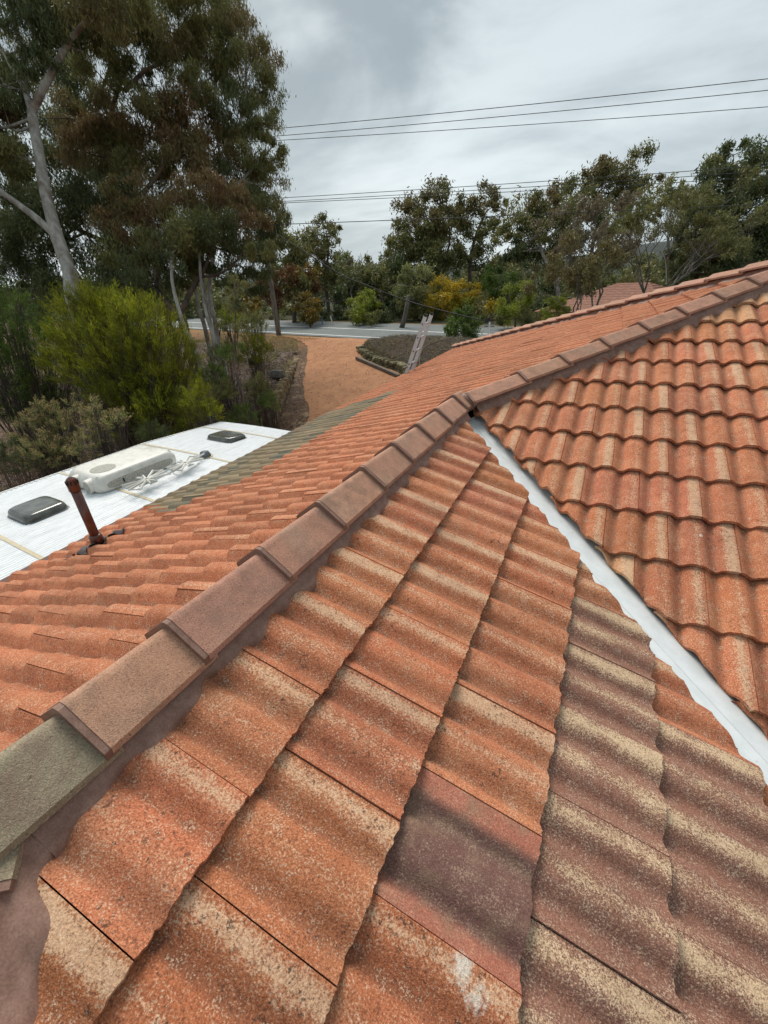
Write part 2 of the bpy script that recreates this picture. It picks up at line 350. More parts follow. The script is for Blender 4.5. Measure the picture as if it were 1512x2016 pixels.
def strip(name, L, R, mat, lift, n=10, m_=10, jag=0.0):
    L = smoothpath([(p[0], p[1], 0) for p in L], n); R = smoothpath([(p[0], p[1], 0) for p in R], n); V = []; Fc = []
    for i, (a, b) in enumerate(zip(L, R)):
        for k in range(m_+1):
            u = k/m_; p = a*(1-u)+b*u
            if k in (0, m_) and jag: p = p + np.array([random.uniform(-jag, jag), random.uniform(-jag, jag), 0])
            V.append((p[0], p[1], float(zt(p[0], p[1]))+lift))
    for i in range(len(L)-1):
        for k in range(m_): q = i*(m_+1)+k; Fc.append((q, q+1, q+m_+2, q+m_+1))
    return mk(name, V, Fc, mat, smooth=True)
dl = [(-3.9, 2.0), g(603, 838), g(598, 780), g(600, 735), g(606, 700), g(604, 682), g(588, 671), g(560, 663)]
dr = [(1.5, 6.0), (-.5, 10.2), g0(800, 744), g0(757, 724), g0(718, 706), g0(706, 687), g0(735, 676), g0(845, 671)]
tag(strip('driveway', dl, dr, M_DIRT, .022, 8, 14, .05), kind='structure')
ll = [WL[0], WL[1], WL[3], WL[5]]; lr = [(-3.9, 2.4), g0(612, 838), g0(606, 770), g0(611, 702)]
tag(strip('gravel_edge', ll, lr, M_LITTERG, .012, 8, 8, .04), kind='structure')
# road, with its painted lines as sheets above it
def roadstrip(name, s0, s1, mat, lift, parent=None, kind='structure'):
    V = []; Fc = []; T = np.linspace(-160, 120, 141)
    for t0 in T:
        for s_ in np.linspace(s0, s1, 5):
            p = RD*t0 + np.array([NX, NY])*s_; V.append((p[0], p[1], -2.1 + lift - .0006*max(0, -t0-15)**1.6*.0))
    for i in range(len(T)-1):
        for k in range(4): q = i*5+k; Fc.append((q, q+5, q+6, q+1))
    o = mk(name, V, Fc, mat, parent)
    if parent is None: tag(o, kind=kind)
    return o
road = roadstrip('road', 19.05, 26.3, M_ROAD, .03)
roadstrip('edge_line', 19.62, 19.76, M_LINE, .036, road); roadstrip('centre_line', 22.72, 22.88, M_LINE, .036, road)
# far hills
V = []; Fc = []; T = np.linspace(-1500, 1700, 90)
for i, x_ in enumerate(T):
    h = 17 + 9*math.sin(x_*.0041+1) + 5*math.sin(x_*.011) + 2*math.sin(x_*.031)
    V += [(x_, 820-.25*x_, -14), (x_, 900-.25*x_, h*.75), (x_, 1000-.25*x_, h), (x_, 1250-.25*x_, -14)]
for i in range(len(T)-1):
    for k in range(3): q = i*4+k; Fc.append((q, q+4, q+5, q+1))
tag(mk('hills', V, Fc, M_HILL, smooth=True), kind='structure')

# ------------------------------------------------------------------ THE HOUSE
HOUSE = empty('tiled_house', (0, 0, -3.65), 'house with a weathered orange tile roof, brown ridge caps and a pale metal valley', 'house')
TN = .345; SL = math.atan(TN); CS, SN = math.cos(SL), math.sin(SL); T1 = .33; S1 = math.atan(T1); YJ = 3.34; G = .332
class Plane:
    def __init__(s, o, down, lat):
        s.o = np.array(o, float); s.d = np.array(down, float); s.l = np.array(lat, float); s.n = np.cross(s.d, s.l); s.n /= np.linalg.norm(s.n)
        if s.n[2] < 0: s.n = -s.n
    def P(s, u, a, h): return s.o + np.multiply.outer(u, s.d) + np.multiply.outer(a, s.l) + np.multiply.outer(h, s.n)
    def uv(s, p): p = np.asarray(p)-s.o; return p@s.d, p@s.l
P1 = Plane((0, 0, .01), (-math.cos(S1), 0, -math.sin(S1)), (0, -1, 0))
P2 = Plane((0, 0, 0), (CS, 0, -SN), (0, 1, 0))
P3 = Plane((0, YJ, 0), (0, -CS, -SN), (1, 0, 0))
APX = np.array([2.75, 6.09, .01+T1*2.75]); CRN = np.array([-3.0, 12.9, .01-T1*3.0])
e1 = (CRN-APX); e2 = np.array([1.0, 0, 0]); n4 = np.cross(e2, e1); n4 /= np.linalg.norm(n4); n4 = n4 if n4[2] > 0 else -n4
d4 = np.array([0, 0, -1.0]); d4 = d4 - n4*(d4@n4); d4 /= np.linalg.norm(d4)
P4 = Plane(APX, d4, (-1, 0, 0))
P5 = Plane((0, -.04, 0), (0, -CS, -SN), (1, 0, 0))
HR, STEP = .025, .025
def prof(a):                                                          # two rolls a tile
    tt = np.mod((a-.05)/.15, 1.0); x = np.abs(2*tt-1); return HR*(.5+.5*np.cos(np.pi*np.clip((x-.0)/.93, 0, 1)**1.95))
ORANGE = np.array([.53, .188, .092])
def make_slope(name, pl, u1, gg, off, ks, a0, a1, cuts, nx=20, ny=3, kindf=None, seed=1, tint=1.0, label=None, hs=1.0):
    rg = np.random.default_rng(seed); V = []; Fc = []; C1 = []; C2 = []; base = 0
    us = np.linspace(0, 1, nx+1); vs = np.linspace(0, 1, ny+1); U, Vv = np.meshgrid(us, vs)
    loc = [(j*(nx+1)+i, j*(nx+1)+i+1, (j+1)*(nx+1)+i+1, (j+1)*(nx+1)+i) for j in range(ny) for i in range(nx)]
    for k in ks:
        o0 = off[k % 2]; n0 = int(math.floor((a0-o0)/.3)); n1 = int(math.ceil((a1-o0)/.3))
        for n in range(n0, n1):
            ab = o0+.3*n; A = ab + .0012 + (.3-.0026)*U; uu = u1+gg*k - gg*(1-Vv)*1.0
            r = rg.random(); jx, jz, tl = rg.normal(0, .0020), rg.normal(0, .0014), rg.normal(0, .0022)
            chip = np.where(Vv > .999, (np.sin(A*410+r*9)*.5+np.sin(A*173+r*40))*.0014+rg.normal(0, .0009, A.shape), 0)
            h = (prof(A-o0) - HR)*hs - STEP*(1-Vv) + jz + tl*(U-.5)
            # head of the tile runs on under the course above
            P = pl.P((uu+jx*Vv+chip - np.where(Vv < .001, .03, 0)).ravel(), A.ravel(), (h - np.where(Vv < .001, .003, 0)).ravel())
            V.append(P); Fc += [tuple(i+base for i in f) for f in loc]; base += len(P)
            kd, c = 'o', ORANGE*tint*np.array([1, 1, 1])*rg.uniform(.84, 1.10)*np.array([1, rg.uniform(.95, 1.07), rg.uniform(.92, 1.10)])
            kv = .4
            if kindf:
                res = kindf(k, n, ab, r)
                if res is not None: c, kv = res
            C1.append(np.tile(c, (len(P), 1))); C2.append(np.stack([U.ravel(), Vv.ravel(), np.full(len(P), r), np.full(len(P), kv)], 1))
    V = np.vstack(V); C1 = np.vstack(C1); C2 = np.vstack(C2)
    me = bpy.data.meshes.new(name); me.from_pydata(V.tolist(), [], Fc)
    for nm, a in (('tcol', np.hstack([C1, np.ones((len(C1), 1))])), ('tuv', C2)):
        x = me.color_attributes.new(nm, 'FLOAT_COLOR', 'POINT'); x.data.foreach_set('color', a.astype(np.float32).ravel())
    bm = bmesh.new(); bm.from_mesh(me)
    for co, no, jag in cuts:                                          # keeps the side the normal points away from
        gm = bm.verts[:]+bm.edges[:]+bm.faces[:]
        res = bmesh.ops.bisect_plane(bm, geom=gm, dist=1e-5, plane_co=co, plane_no=no, clear_outer=True)
        if jag:
            nn = np.array(no, float); nn /= np.linalg.norm(nn)
            for x in res['geom_cut']:
                if x.is_valid and isinstance(x, bmesh.types.BMVert):
                    q = (math.sin(x.co.x*61)+math.sin(x.co.y*83+1)+math.sin(x.co.x*190+x.co.y*140))*.33
                    x.co -= Vector(nn*(q*jag + jag))
    bm.to_mesh(me); bm.free(); bm = bmesh.new(); bm.from_mesh(me)
    bm.verts.ensure_lookup_table(); bn = Vector(pl.n)*-.019; newv = {}
    be = [e for e in bm.edges if e.is_boundary]
    for e in be:
        for vv in e.verts:
            if vv not in newv:
                nv = bm.verts.new(vv.co+bn, vv); nv.co = vv.co+bn; newv[vv] = nv
    for e in be:
        f0 = e.link_faces[0]; a, b = e.verts
        for lp in f0.loops:
            if lp.edge == e: a = lp.vert; b = lp.link_loop_next.vert
        nf = bm.faces.new((b, a, newv[a], newv[b])); nf.smooth = False
    for f_ in bm.faces: f_.smooth = True
    bm.normal_update(); sharp = [e for e in bm.edges if len(e.link_faces) == 2 and e.link_faces[0].normal.angle(e.link_faces[1].normal, 0) > .75]
    for e in sharp: e.smooth = False
    bm.to_mesh(me); bm.free(); o = link(name, me, M_TILE, HOUSE)
    if label: o['label'] = label
    return o
def deck(name, poly, pl_n, drop, mat):
    n = np.array(pl_n, float); a = [np.array(p, float)-n*drop for p in poly]; b = [p-n*.02 for p in a]; k = len(a)
    Fc = [tuple(range(k)), tuple(range(2*k-1, k-1, -1))]+[(i, (i+1) % k, k+(i+1) % k, k+i) for i in range(k)]
    return mk(name, a+b, Fc, mat, HOUSE)
S2 = 1/math.sqrt(2)
def kind1(k, n, ab, r):
    y = -ab-.15; x = .732-.31*(k)
    gx_ = x < -1.75 and 2.15 < y < 6.1
    if gx_ and (x < -2.1 or y > 2.6) and not (x < -2.6 and y < 2.35):
        return np.array([.225, .185, .120])*(.75+.6*r) if r > .35 else np.array([.17, .165, .125])*(.9+.4*r), .0
    return ORANGE*(.86+.24*((r*13.7) % 1)), .5
slope_left = make_slope('roof_slope', P1, -(.732)/math.cos(S1), .31/math.cos(S1), (.02, .17), range(-7, 13), -13.4, 2.6,
    [((0, -.04, 0), (S2, -S2, 0), 0), (tuple(CRN), tuple(np.cross(CRN-APX, (0, 0, 1))), 0)],
    18, 3, kind1, 11, hs=1.6, label='orange tiled slope on the left of the ridge, with a band of grey tiles near its eave')
# remove the part of the left slope that would lie under the other planes
def trim(o, test):
    bm = bmesh.new(); bm.from_mesh(o.data); bmesh.ops.delete(bm, geom=[f_ for f_ in bm.faces if test(f_.calc_center_median())], context='FACES'); bm.to_mesh(o.data); bm.free()
trim(slope_left, lambda c: c.x > .03 and c.y < YJ + c.x - .02)
def kind2(k, n, ab, r):
    if k == 3 and ab < 1.42: return np.array([.2, .09, .07]), .8
    if k == 4 and ab < .98: return np.array([.2, .09, .07]), .8
    if k >= 5 and r < .5: return np.array([.2, .09, .07]), .8
    if k == 2 and .3 < ab < .4: return np.array([.170, .092, .078]), .28
    return None
make_slope('roof_slope', P2, .359, G, (.052, .192), range(0, 9), -2.2, 3.6,
    [((0, -.04, 0), (-S2, -S2, 0), 0), ((0.03, 0, 0), (-1, 0, 0), 0), ((0, 3.17, 0), (.768, .64, 0), .006), ((0, 3.15, 0), (0, 1, 0), 0)],
    40, 8, kind2, 5, label='orange tiled slope nearest the camera, with purple-brown tiles at its lower right')
def kind3(k, n, ab, r):
    if r > .93: return np.array([.62, .33, .17]), .4
    return None
make_slope('roof_slope', P3, .216, G, (.028, .172), range(-11, 8), -.1, 6.6,
    [((0, YJ, 0), (-S2, S2, 0), 0), ((.076, 3.29, 0), (-.741, -.671, 0), .009), (tuple(APX), (0, 1, 0), 0)], 26, 4, kind3, 9, tint=.98, hs=1.2, label='orange tiled slope on the right above the pale metal valley')
make_slope('roof_slope', P4, .33, G, (.02, .17), range(0, 22), -3.6, 6.5,
    [(tuple(CRN), tuple(np.cross(CRN-APX, (0, 0, 1))*-1), 0)], 8, 1, None, 13, label='far tiled slope behind the second hip')
make_slope('roof_slope', P5, .1, G, (.02, .17), range(0, 9), -3.2, 3.2,
    [((0, -.04, 0), (S2, S2, 0), 0), ((0, -.04, 0), (-S2, S2, 0), 0)], 8, 1, None, 14, label='front tiled slope below the camera')
# dark sarking boards under the tiles
deck('sarking', [P1.P(0, -3.34, 0), P1.P(0, .04, 0), (-3.0, -3.0, .01-T1*3), CRN, APX], P1.n, .115, M_UNDER)
deck('sarking', [(0, YJ-.1, 0), (0, 0, 0), (3.2, -3.2, -TN*3.2), (3.2, .1, -TN*3.2)], P2.n, .115, M_UNDER)
deck('sarking', [(0.05, YJ, 0), (3.3, YJ-3.25, -TN*3.25), (6.8, YJ-3.25, -TN*3.25), (6.8, 6.0, TN*2.66), (2.7, 6.0, TN*2.66)], P3.n, .115, M_UNDER)
# pale metal valley: two folded wings, edges turned up
def valley():
    V = []; Fc = []; N = 34
    for i in range(N+1):
        q = .03 + i/N*3.52; sw = min(1, .22+q*1.7); c = np.array([q, YJ-q, 0])                 # line down the valley
        a = np.array([-S2, -S2, 0])                                    # towards slope P2
        for d_, h in ((.46, .03), (.40, .006), (.24, 0), (.215, .014), (.19, 0), (.02, 0), (.0, .004), (-.02, 0), (-.34, 0), (-.40, .012)):
            d_ *= sw; p = c + a*d_; p[2] = -TN*q + .7071*TN*abs(d_) - .098 + h; V.append(p)
    k = 10
    for i in range(N):
        for j in range(k-1): q = i*k+j; Fc.append((q, q+1, q+k+1, q+k))
    o = mk('valley_gutter', V, Fc, M_VAL, HOUSE, smooth=False); sm = o.modifiers.new('s', 'SOLIDIFY'); sm.thickness = .002
valley()
def boulder_(c, s):
    V = []; Fc = []; n, m_ = 14, 8
    for j in range(m_+1):
        for i in range(n):
            ph, th = math.pi*j/m_, 2*math.pi*i/n; q = 1+.07*math.sin(3*th+2*ph); V.append((c[0]+s[0]*q*math.cos(th)*math.sin(ph), c[1]+s[1]*q*math.sin(th)*math.sin(ph), c[2]+s[2]*math.cos(ph)))
    for j in range(m_):
        for i in range(n): Fc.append((j*n+i, j*n+(i+1) % n, (j+1)*n+(i+1) % n, (j+1)*n+i))
    return V, Fc
# ---- ridge and hip caps
def cap_piece(p0, p1, rv, lv, col, lift0=.027, lift1=.001, name='ridge_cap', th=.019, label=None, n=6, up=np.array([0, 0, 1.0])):
    p0, p1 = np.array(p0, float), np.array(p1, float); V = []; C = []
    def section(p, sc=1.0):
        out = []; R, L = np.array(rv)*sc, np.array(lv)*sc
        cr = .16
        for q in (0, .25, .5, .75, 1-cr): out.append(p + L*(1-q) )
        out.append(p + L*cr*.55 - up*.0012*0); out.append(p + (L+R)*.5*cr*.42)
        out.append(p + R*cr*.55); 
        for q in (cr, .4, .6, .8, 1): out.append(p + R*q)
        return out
    a = p1-p0; ln = np.linalg.norm(a); ts = np.linspace(0, 1, n)
    for t0 in ts:
        p = p0 + a*t0 + up*(lift0*(1-t0)+lift1*t0); sec = section(p, 1.0+.05*(1-t0)); V += sec
        V += [q - up*th for q in sec]
    k = len(sec); Fc = []
    for i in range(n-1):
        b = i*2*k
        for j in range(k-1):
            Fc.append((b+j, b+j+1, b+2*k+j+1, b+2*k+j)); Fc.append((b+k+j+1, b+k+j, b+3*k+j, b+3*k+j+1))
        Fc.append((b, b+2*k, b+3*k, b+k)); Fc.append((b+k-1, b+2*k-1, b+4*k-1, b+3*k-1))
    for b in (0, (n-1)*2*k):
        for j in range(k-1): Fc.append((b+j, b+k+j, b+k+j+1, b+j+1) if b == 0 else (b+j, b+j+1, b+k+j+1, b+k+j))
    cc = np.tile(np.array(col), (len(V), 1)); o = mk(name, V, Fc, M_CAP, HOUSE, True, {'tcol': cc})
    bm = bmesh.new(); bm.from_mesh(o.data); bmesh.ops.recalc_face_normals(bm, faces=bm.faces)
    for e in bm.edges:
        if len(e.link_faces) == 2 and e.link_faces[0].normal.angle(e.link_faces[1].normal, 0) > .9: e.smooth = False
    bm.to_mesh(o.data); bm.free()
    if label: o['label'] = label
    # brown mortar pressed into the overlap at the lower end
    secO = [q - a/ln*.016 for q in section(p0+up*(lift0-.002), 1.045)]; secI = [q - a/ln*.016 for q in section(p0+up*(-.012), 1.0)]
    V2 = secO+secI+[q+a/ln*.03 for q in secO]+[q+a/ln*.03 for q in secI]; F2 = []
    for j in range(k-1): F2 += [(j, k+j, k+j+1, j+1), (j, j+1, 2*k+j+1, 2*k+j), (k+j+1, k+j, 3*k+j, 3*k+j+1)]
    F2 += [(0, 2*k, 3*k, k), (k-1, 2*k-1, 4*k-1, 3*k-1)]
    mo = mk('mortar_lip', V2, F2, M_POINT, o)
    mo.parent = o; mo.matrix_parent_inverse = Matrix.Identity(4); mo.location = (0, 0, 0)
    return o
def capcol():
    return np.array([.50, .262, .178])*random.uniform(.9, 1.08)*np.array([1, random.uniform(.97, 1.03), random.uniform(.96, 1.05)])
RV, LV = (.116, 0, -.092), (-.116, 0, -.092)
xA_, zA_ = -.065, .075
sA = [.242, .517, .885, 1.237, 1.609, 1.95, 2.285, 2.625, 2.985]; sA = [x*1.068 for x in sA]; xA, zA = -.065, .091
cap_piece((xA, -.0, zA+.006), (xA, .28, zA-.004), RV, LV, (.285, .245, .165), label='weathered grey-green cap at the near end of the ridge')
for i, s_ in enumerate(sA):
    e_ = sA[i+1]+.03 if i+1 < len(sA) else 3.40
    cap_piece((xA, s_, zA), (xA, e_, zA), RV, LV, capcol())
hx = np.array([1.0, 1.0, TN*.98])/np.linalg.norm([1, 1, TN*.98]); hn = np.array([S2, -S2, 0])
uph = np.cross(hx, hn); uph = uph if uph[2] > 0 else -uph
ORB = np.array([0, YJ, 0]) + uph*.072
tb = []
for px, py in ((956, 748), (1036, 715), (1114, 687), (1190, 656), (1261, 625), (1334, 597), (1404, 570), (1470, 545)):
    q = hit(px, py, (1, -1, 0), -YJ); tb.append((q-ORB)@hx)
print('hip B lips', np.round(tb, 3))
sB = [.02]+[.10+.395*(i+1) for i in range(11)]
for i, s_ in enumerate(sB[:-1]):
    cap_piece(ORB+hx*s_, ORB+hx*(sB[i+1]+.03), hn*.108-uph*.050, -hn*.108-uph*.050, capcol(), name='hip_cap', up=uph)
hc = (APX-CRN); LC = np.linalg.norm(hc); hc /= LC; nc = np.array([hc[1], -hc[0], 0]); nc /= np.linalg.norm(nc)
upc = np.cross(hc, nc); upc = upc if upc[2] > 0 else -upc
NC = int(LC/.4)
for i in range(NC):
    p = CRN + upc*.075 + hc*(i*LC/NC)
    cap_piece(p, p+hc*(LC/NC+.03), nc*.125-upc*.06, -nc*.125-upc*.06, capcol(), name='hip_cap', up=upc, n=3)
# two hips that leave the near end of the ridge
for sx in (1, -1):
    hd = np.array([sx*1.0, -1.0, -TN]); hd /= np.linalg.norm(hd); hn_ = np.array([S2, sx*S2, 0]); uu_ = np.cross(hd, hn_); uu_ = uu_ if uu_[2] > 0 else -uu_
    jb = np.array([xA-.008*sx, .006, .056])
    cap_piece(jb+hd*.115, jb-hd*.07, hn_*.125-uu_*.065, -hn_*.125-uu_*.065, (.285, .245, .165), name='hip_cap', up=uu_, n=3, lift0=.030)
    for i in range(8):
        p = jb + hd*(.10+.38*(i+1)); q = p - hd*.41
        cap_piece(p, q, hn_*.125-uu_*.065, -hn_*.125-uu_*.065, np.array([.20, .13, .10])*random.uniform(.9, 1.1), name='hip_cap', up=uu_, n=3)
for i in range(9):
    p = APX + np.array([0, 0, .115]) + np.array([.42*i, 0, 0]); cap_piece(p, p+np.array([.45, 0, 0]), (0, .12, -.07), (0, -.12, -.07), capcol(), n=2)
_V, _F = boulder_((.0, 3.35, .015), (.085, .085, .075)); mk('mortar_pointing', _V, _F, M_POINT, HOUSE, True)
# ---- flexible pointing along the caps, following the tiles
def pointing(pl, edge0, edge1, updir, inplane, w0, h0, n=260, u1=.359, gg=G, off=(0, 0), name='mortar_pointing', seed=0):
    rg = random.Random(seed); V = []; Fc = []; M_ = 9; e0, e1_ = np.array(edge0, float), np.array(edge1, float); ip = np.array(inplane, float)
    ph = rg.random()*9
    for i in range(n+1):
        t0 = i/n; c = e0*(1-t0)+e1_*t0; ss = t0*np.linalg.norm(e1_-e0)
        wd = w0*(1+.22*math.sin(ss*21+ph)+.16*math.sin(ss*47+ph*2)+.10*math.sin(ss*9.3))+.05*max(0, 1-abs(ss-.0)/.25)*0
        for k in range(M_):
            q = k/(M_-1); p = c + ip*wd*q; u, a = pl.uv(p); kk = math.ceil((u-u1)/gg-1e-6); v = 1-(u1+gg*kk-u)/gg
            h = float(prof(np.array(a-off[kk % 2]))) - HR - STEP*(1-v); top = h0*(1-q)**1.6; hh = max(h, -HR)*q**.6 + top + .0035*(1-q)+ .0012
            if q == 1: hh = h-.004
            V.append(pl.P(u, a, max(hh, h+.001) if q < 1 else hh))
    for i in range(n):
        for k in range(M_-1): q = i*M_+k; Fc.append((q, q+1, q+M_+1, q+M_))
    o = mk(name, V, Fc, M_POINT, HOUSE, True); return o
pointing(P2, (.026, .085, -.009), (.026, 3.22, -.009), None, (CS, 0, -SN), .060, .010, off=(.052, .192), seed=1)
pointing(P1, (-.15, 3.4, -.04), (-.15, -.1, -.04), None, P1.d, .06, .012, u1=-(.732)/math.cos(S1), gg=.31/math.cos(S1), off=(.02, .17), seed=2)
dB3 = np.array([S2, -S2, -TN*S2]); dB3 /= np.linalg.norm(dB3)
pointing(P3, (.075, YJ-.02, .0), (2.75, YJ+2.62, TN*2.62), None, dB3, .075, .022, u1=.216, off=(.028, .172), seed=3)
pointing(P1, (2.75-.07, YJ+2.75+.07, .01+T1*2.68), (-.07, YJ+.07, .01-T1*.07), None, np.array([-S2, S2, -T1*S2]), .05, .012, u1=-(.732)/math.cos(S1), gg=.31/math.cos(S1), off=(.02, .17), seed=4)
cdir = np.cross(upc, hc); cdir = cdir if cdir[0] < 0 else -cdir; cdir[2] = T1*cdir[0]
pointing(P1, CRN+cdir*.09, APX+cdir*.09, None, cdir, .06, .02, u1=-(.732)/math.cos(S1), gg=.31/math.cos(S1), off=(.02, .17), seed=5)
dH = np.array([S2, S2, -TN*S2]); dH /= np.linalg.norm(dH)
pointing(P2, (-.065, .150, .0), (1.9, -1.815, -TN*1.9), None, dH, .068, .012, off=(.052, .192), seed=6)
# fascia, gutter and walls
EZ = .01-T1*3.0
gb = MB()
for pa, pb in (((-2.98, -3.4), (-2.98, 12.9)),):
    gb.box((-3.005, 4.75, EZ-.075), (.10, 16.4, .09))
gb.build('eave_gutter', M_FASCIA, HOUSE, bevel=.012)
wb = MB(); wb.box((1.9, 3.2, (EZ-.2-3.7)/2), (8.6, 17.6, 3.7-abs(EZ-.2))); wb.V = [(x, y, z) for x, y, z in wb.V]
wb = MB(); wb.box((2.1, 4.6, (-1.35-3.75)/2), (9.0, 15.2, 2.4)); wb.build('wall', M_WALLB, HOUSE)
sf = MB(); sf.box((1.9, 4.6, -1.16), (9.6, 16.2, .03)); sf.build('soffit', M_FASCIA, HOUSE)
# vent pipe with slotted cowl
pb_ = hit(192, 1066, (-T1, 0, 1), .01); dpt = (MR@(pb_-CAM))[2]
_r0 = ray(134, 940); tt_ = ((pb_[:2]-CAM[:2])@_r0[:2])/(_r0[:2]@_r0[:2]); ptz = CAM[2]+_r0[2]*tt_
print('pipe', pb_, ptz)
PZ = pb_[2]; ph_ = ptz-PZ
vp = MB(); vp.tube([(pb_[0], pb_[1], PZ-.12), (pb_[0], pb_[1], PZ+ph_-.10)], .0335, 20)
vpo = vp.build('vent_pipe', M_PIPE, HOUSE, smooth=True); vpo['label'] = 'glossy brown vent pipe standing near the eave'
cw = MB(); n = 18
for z0, z1, r0, r1 in ((ph_-.105, ph_-.06, .040, .040), (ph_-.06, ph_-.015, .040, .032), (ph_-.015, ph_, .032, .012)):
    cw.tube([(pb_[0], pb_[1], PZ+z0), (pb_[0], pb_[1], PZ+z1)], [r0, r1], n)
cwo = cw.build('cowl', M_PIPE, vpo); cwo.parent = vpo; cwo.matrix_parent_inverse = Matrix.Identity(4)
sl_ = MB()
for k in range(9):
    th = 2*math.pi*k/9; sl_.box((pb_[0]+.037*math.cos(th), pb_[1]+.037*math.sin(th), PZ+ph_-.04), (.009, .009, .03), [[math.cos(th), math.sin(th), 0], [-math.sin(th), math.cos(th), 0], [0, 0, 1]])
slo = sl_.build('slots', M_RUBBER, vpo); slo.parent = cwo; slo.matrix_parent_inverse = Matrix.Identity(4)
cl_ = MB(); cl_.tube([(pb_[0], pb_[1], PZ-.03), (pb_[0], pb_[1], PZ+.055), (pb_[0], pb_[1], PZ+.065)], [.052, .046, .036], 20); co_ = cl_.build('collar', M_PIPE, vpo, smooth=True); co_.parent = vpo; co_.matrix_parent_inverse = Matrix.Identity(4)
V = []; Fc = []; N1, N2 = 40, 14; u0, a0 = P1.uv(pb_)
for j in range(N2+1):
    for i in range(N1+1):
        a = a0-.20+.42*i/N1; wv = .082+.018*math.sin(i*.8)+.012*math.sin(i*2.1); u = u0 + .01 + (-1+2*j/N2)*wv; kk = math.ceil((u+.732/math.cos(S1))/(.31/math.cos(S1))-1e-6); gg = .31/math.cos(S1)
        v = 1-(-.732/math.cos(S1)+gg*kk-u)/gg; h = (float(prof(np.array(a-(.02, .17)[kk % 2])))-HR)*1.6-STEP*(1-v); V.append(P1.P(u, a, h+.016))
for j in range(N2):
    for i in range(N1): q = j*(N1+1)+i; Fc.append((q, q+1, q+N1+2, q+N1+1))
mk('lead_flashing', V, Fc, M_LEAD, HOUSE, True)

# ------------------------------------------------------------------ CARAVAN
CARA = rad(4.5); cL = np.array([math.sin(CARA), math.cos(CARA), 0]); cA = np.array([math.cos(CARA), -math.sin(CARA), 0]); CO = np.array([-5.78, 3.42, -1.3])
def cw_(u, w_, z=0.0):
    zz = z - .10*max(0, (w_-1.0))/1.6; return CO + cA*u + cL*w_ + np.array([0, 0, zz])
def cuv(p): d = np.array(p)-CO; return d@cA, d@cL
RC = np.array([cA, cL, [0, 0, 1]])
CV = empty('caravan', tuple((CO+cA*1.17)[:2])+(-3.65,), 'white caravan parked beside the eave, its ribbed roof carrying an air conditioner and two hatches', 'caravan')
def caravan_roof():
    mt, t, b, o = pmat('caravan_roof_sheet', .4, .4)
    s = t.mapv(o, (1, 1, 1), (0, 0, CARA)); sp = t.add('ShaderNodeSeparateXYZ'); t.l.new(s, sp.inputs[0])
    st = t.noise(t.mapv(s, (3, .5, 1)), 9, 5, .65); c = t.mix(t.rng(st, .40, .66), (.80, .82, .83), (.66, .68, .69))
    c = t.mix(t.rng(t.noise(o, 90, 3, .7), .63, .70, 0, .8), c, (.22, .20, .16)); c = t.mix(t.rng(t.noise(t.mapv(s, (6, .7, 1)), 5, 5, .7), .55, .72, 0, .55), c, (.50, .49, .44)); t.put(b.inputs['Base Color'], c); return mt
M_CROOF = caravan_roof(); M_CBODY = noisy('caravan_wall', (.68, .67, .63), (.74, .73, .70), 5, .4)
WD, W0, W1 = 2.35, -3.6, 2.62
V = []; Fc = []; nu = 330; wsn = [W0, -2, 0, 1.0, 1.5, 2.0, 2.4, W1]
for j, w_ in enumerate(wsn):
    for i in range(nu+1):
        u = WD*i/nu; edge = min(u, WD-u); rib = .0045*(1 if (i % 6) in (0, 1) else 0) if edge > .03 else 0
        crown = .02*math.sin(math.pi*u/WD) - .03*max(0, 1-edge/.06)**2; V.append(cw_(u, w_, rib+crown))
for j in range(len(wsn)-1):
    for i in range(nu): q = j*(nu+1)+i; Fc.append((q, q+1, q+nu+2, q+nu+1))
mk('roof', V, Fc, M_CROOF, CV)
V = []; Fc = []
pr_ = [(W0, -2.0), (W0-.12, -1.0), (W0, -.035), (1.0, -.035), (W1, -.14), (W1+.25, -.9), (W1+.1, -2.0)]
for u in (.004, WD-.004):
    for w_, z in pr_: V.append(CO+cA*u+cL*w_+np.array([0, 0, z]))
k = len(pr_); Fc = [tuple(range(k)), tuple(range(2*k-1, k-1, -1))]+[(i, (i+1) % k, k+(i+1) % k, k+i) for i in range(k)]
mk('body', V, Fc, M_CBODY, CV)
b = MB(); b.tube([cw_(-.012, w_, -.012) for w_ in (W0, 0, 1.0, 1.8, W1)], .016, 8); b.build('awning_rail', M_WHITE, CV)
b = MB()
for i in range(95):
    w_ = W0+.06*i+.02
    if w_ < 1.55: b.box(cw_(.045, w_, .004), (.075, .012, .012), RC)
b.build('gutter_clip', M_ALU, CV)
for w_ in (-2.85, -1.6, -.33, .95, 2.15):
    b = MB(); L_ = [cw_(.02+(WD-.04)*i/12, w_-.02, .0075+.02*math.sin(math.pi*i/12)) for i in range(13)]; R_ = [cw_(.02+(WD-.04)*i/12, w_+.02, .0075+.02*math.sin(math.pi*i/12)) for i in range(13)]
    b.add(L_+R_, [(i, i+1, 14+i, 13+i) for i in range(12)]); b.build('sealant_strip', M_CREAM, CV)
for w_, u in ((-1.2, .02), (-1.2, WD-.02)):
    b = MB(); c = CO+cA*u+cL*w_; c[2] = -3.30; b.tube([c-cA*.1, c+cA*.1], .34, 24); b.build('wheel', M_RUBBER, CV)
for w_ in (-2.6, .6):
    b = MB(); b.box(CO+cA*-.005+cL*w_+np.array([0, 0, -.75]), (.02, .9, .5), RC); b.build('window', M_SMOKE, CV)
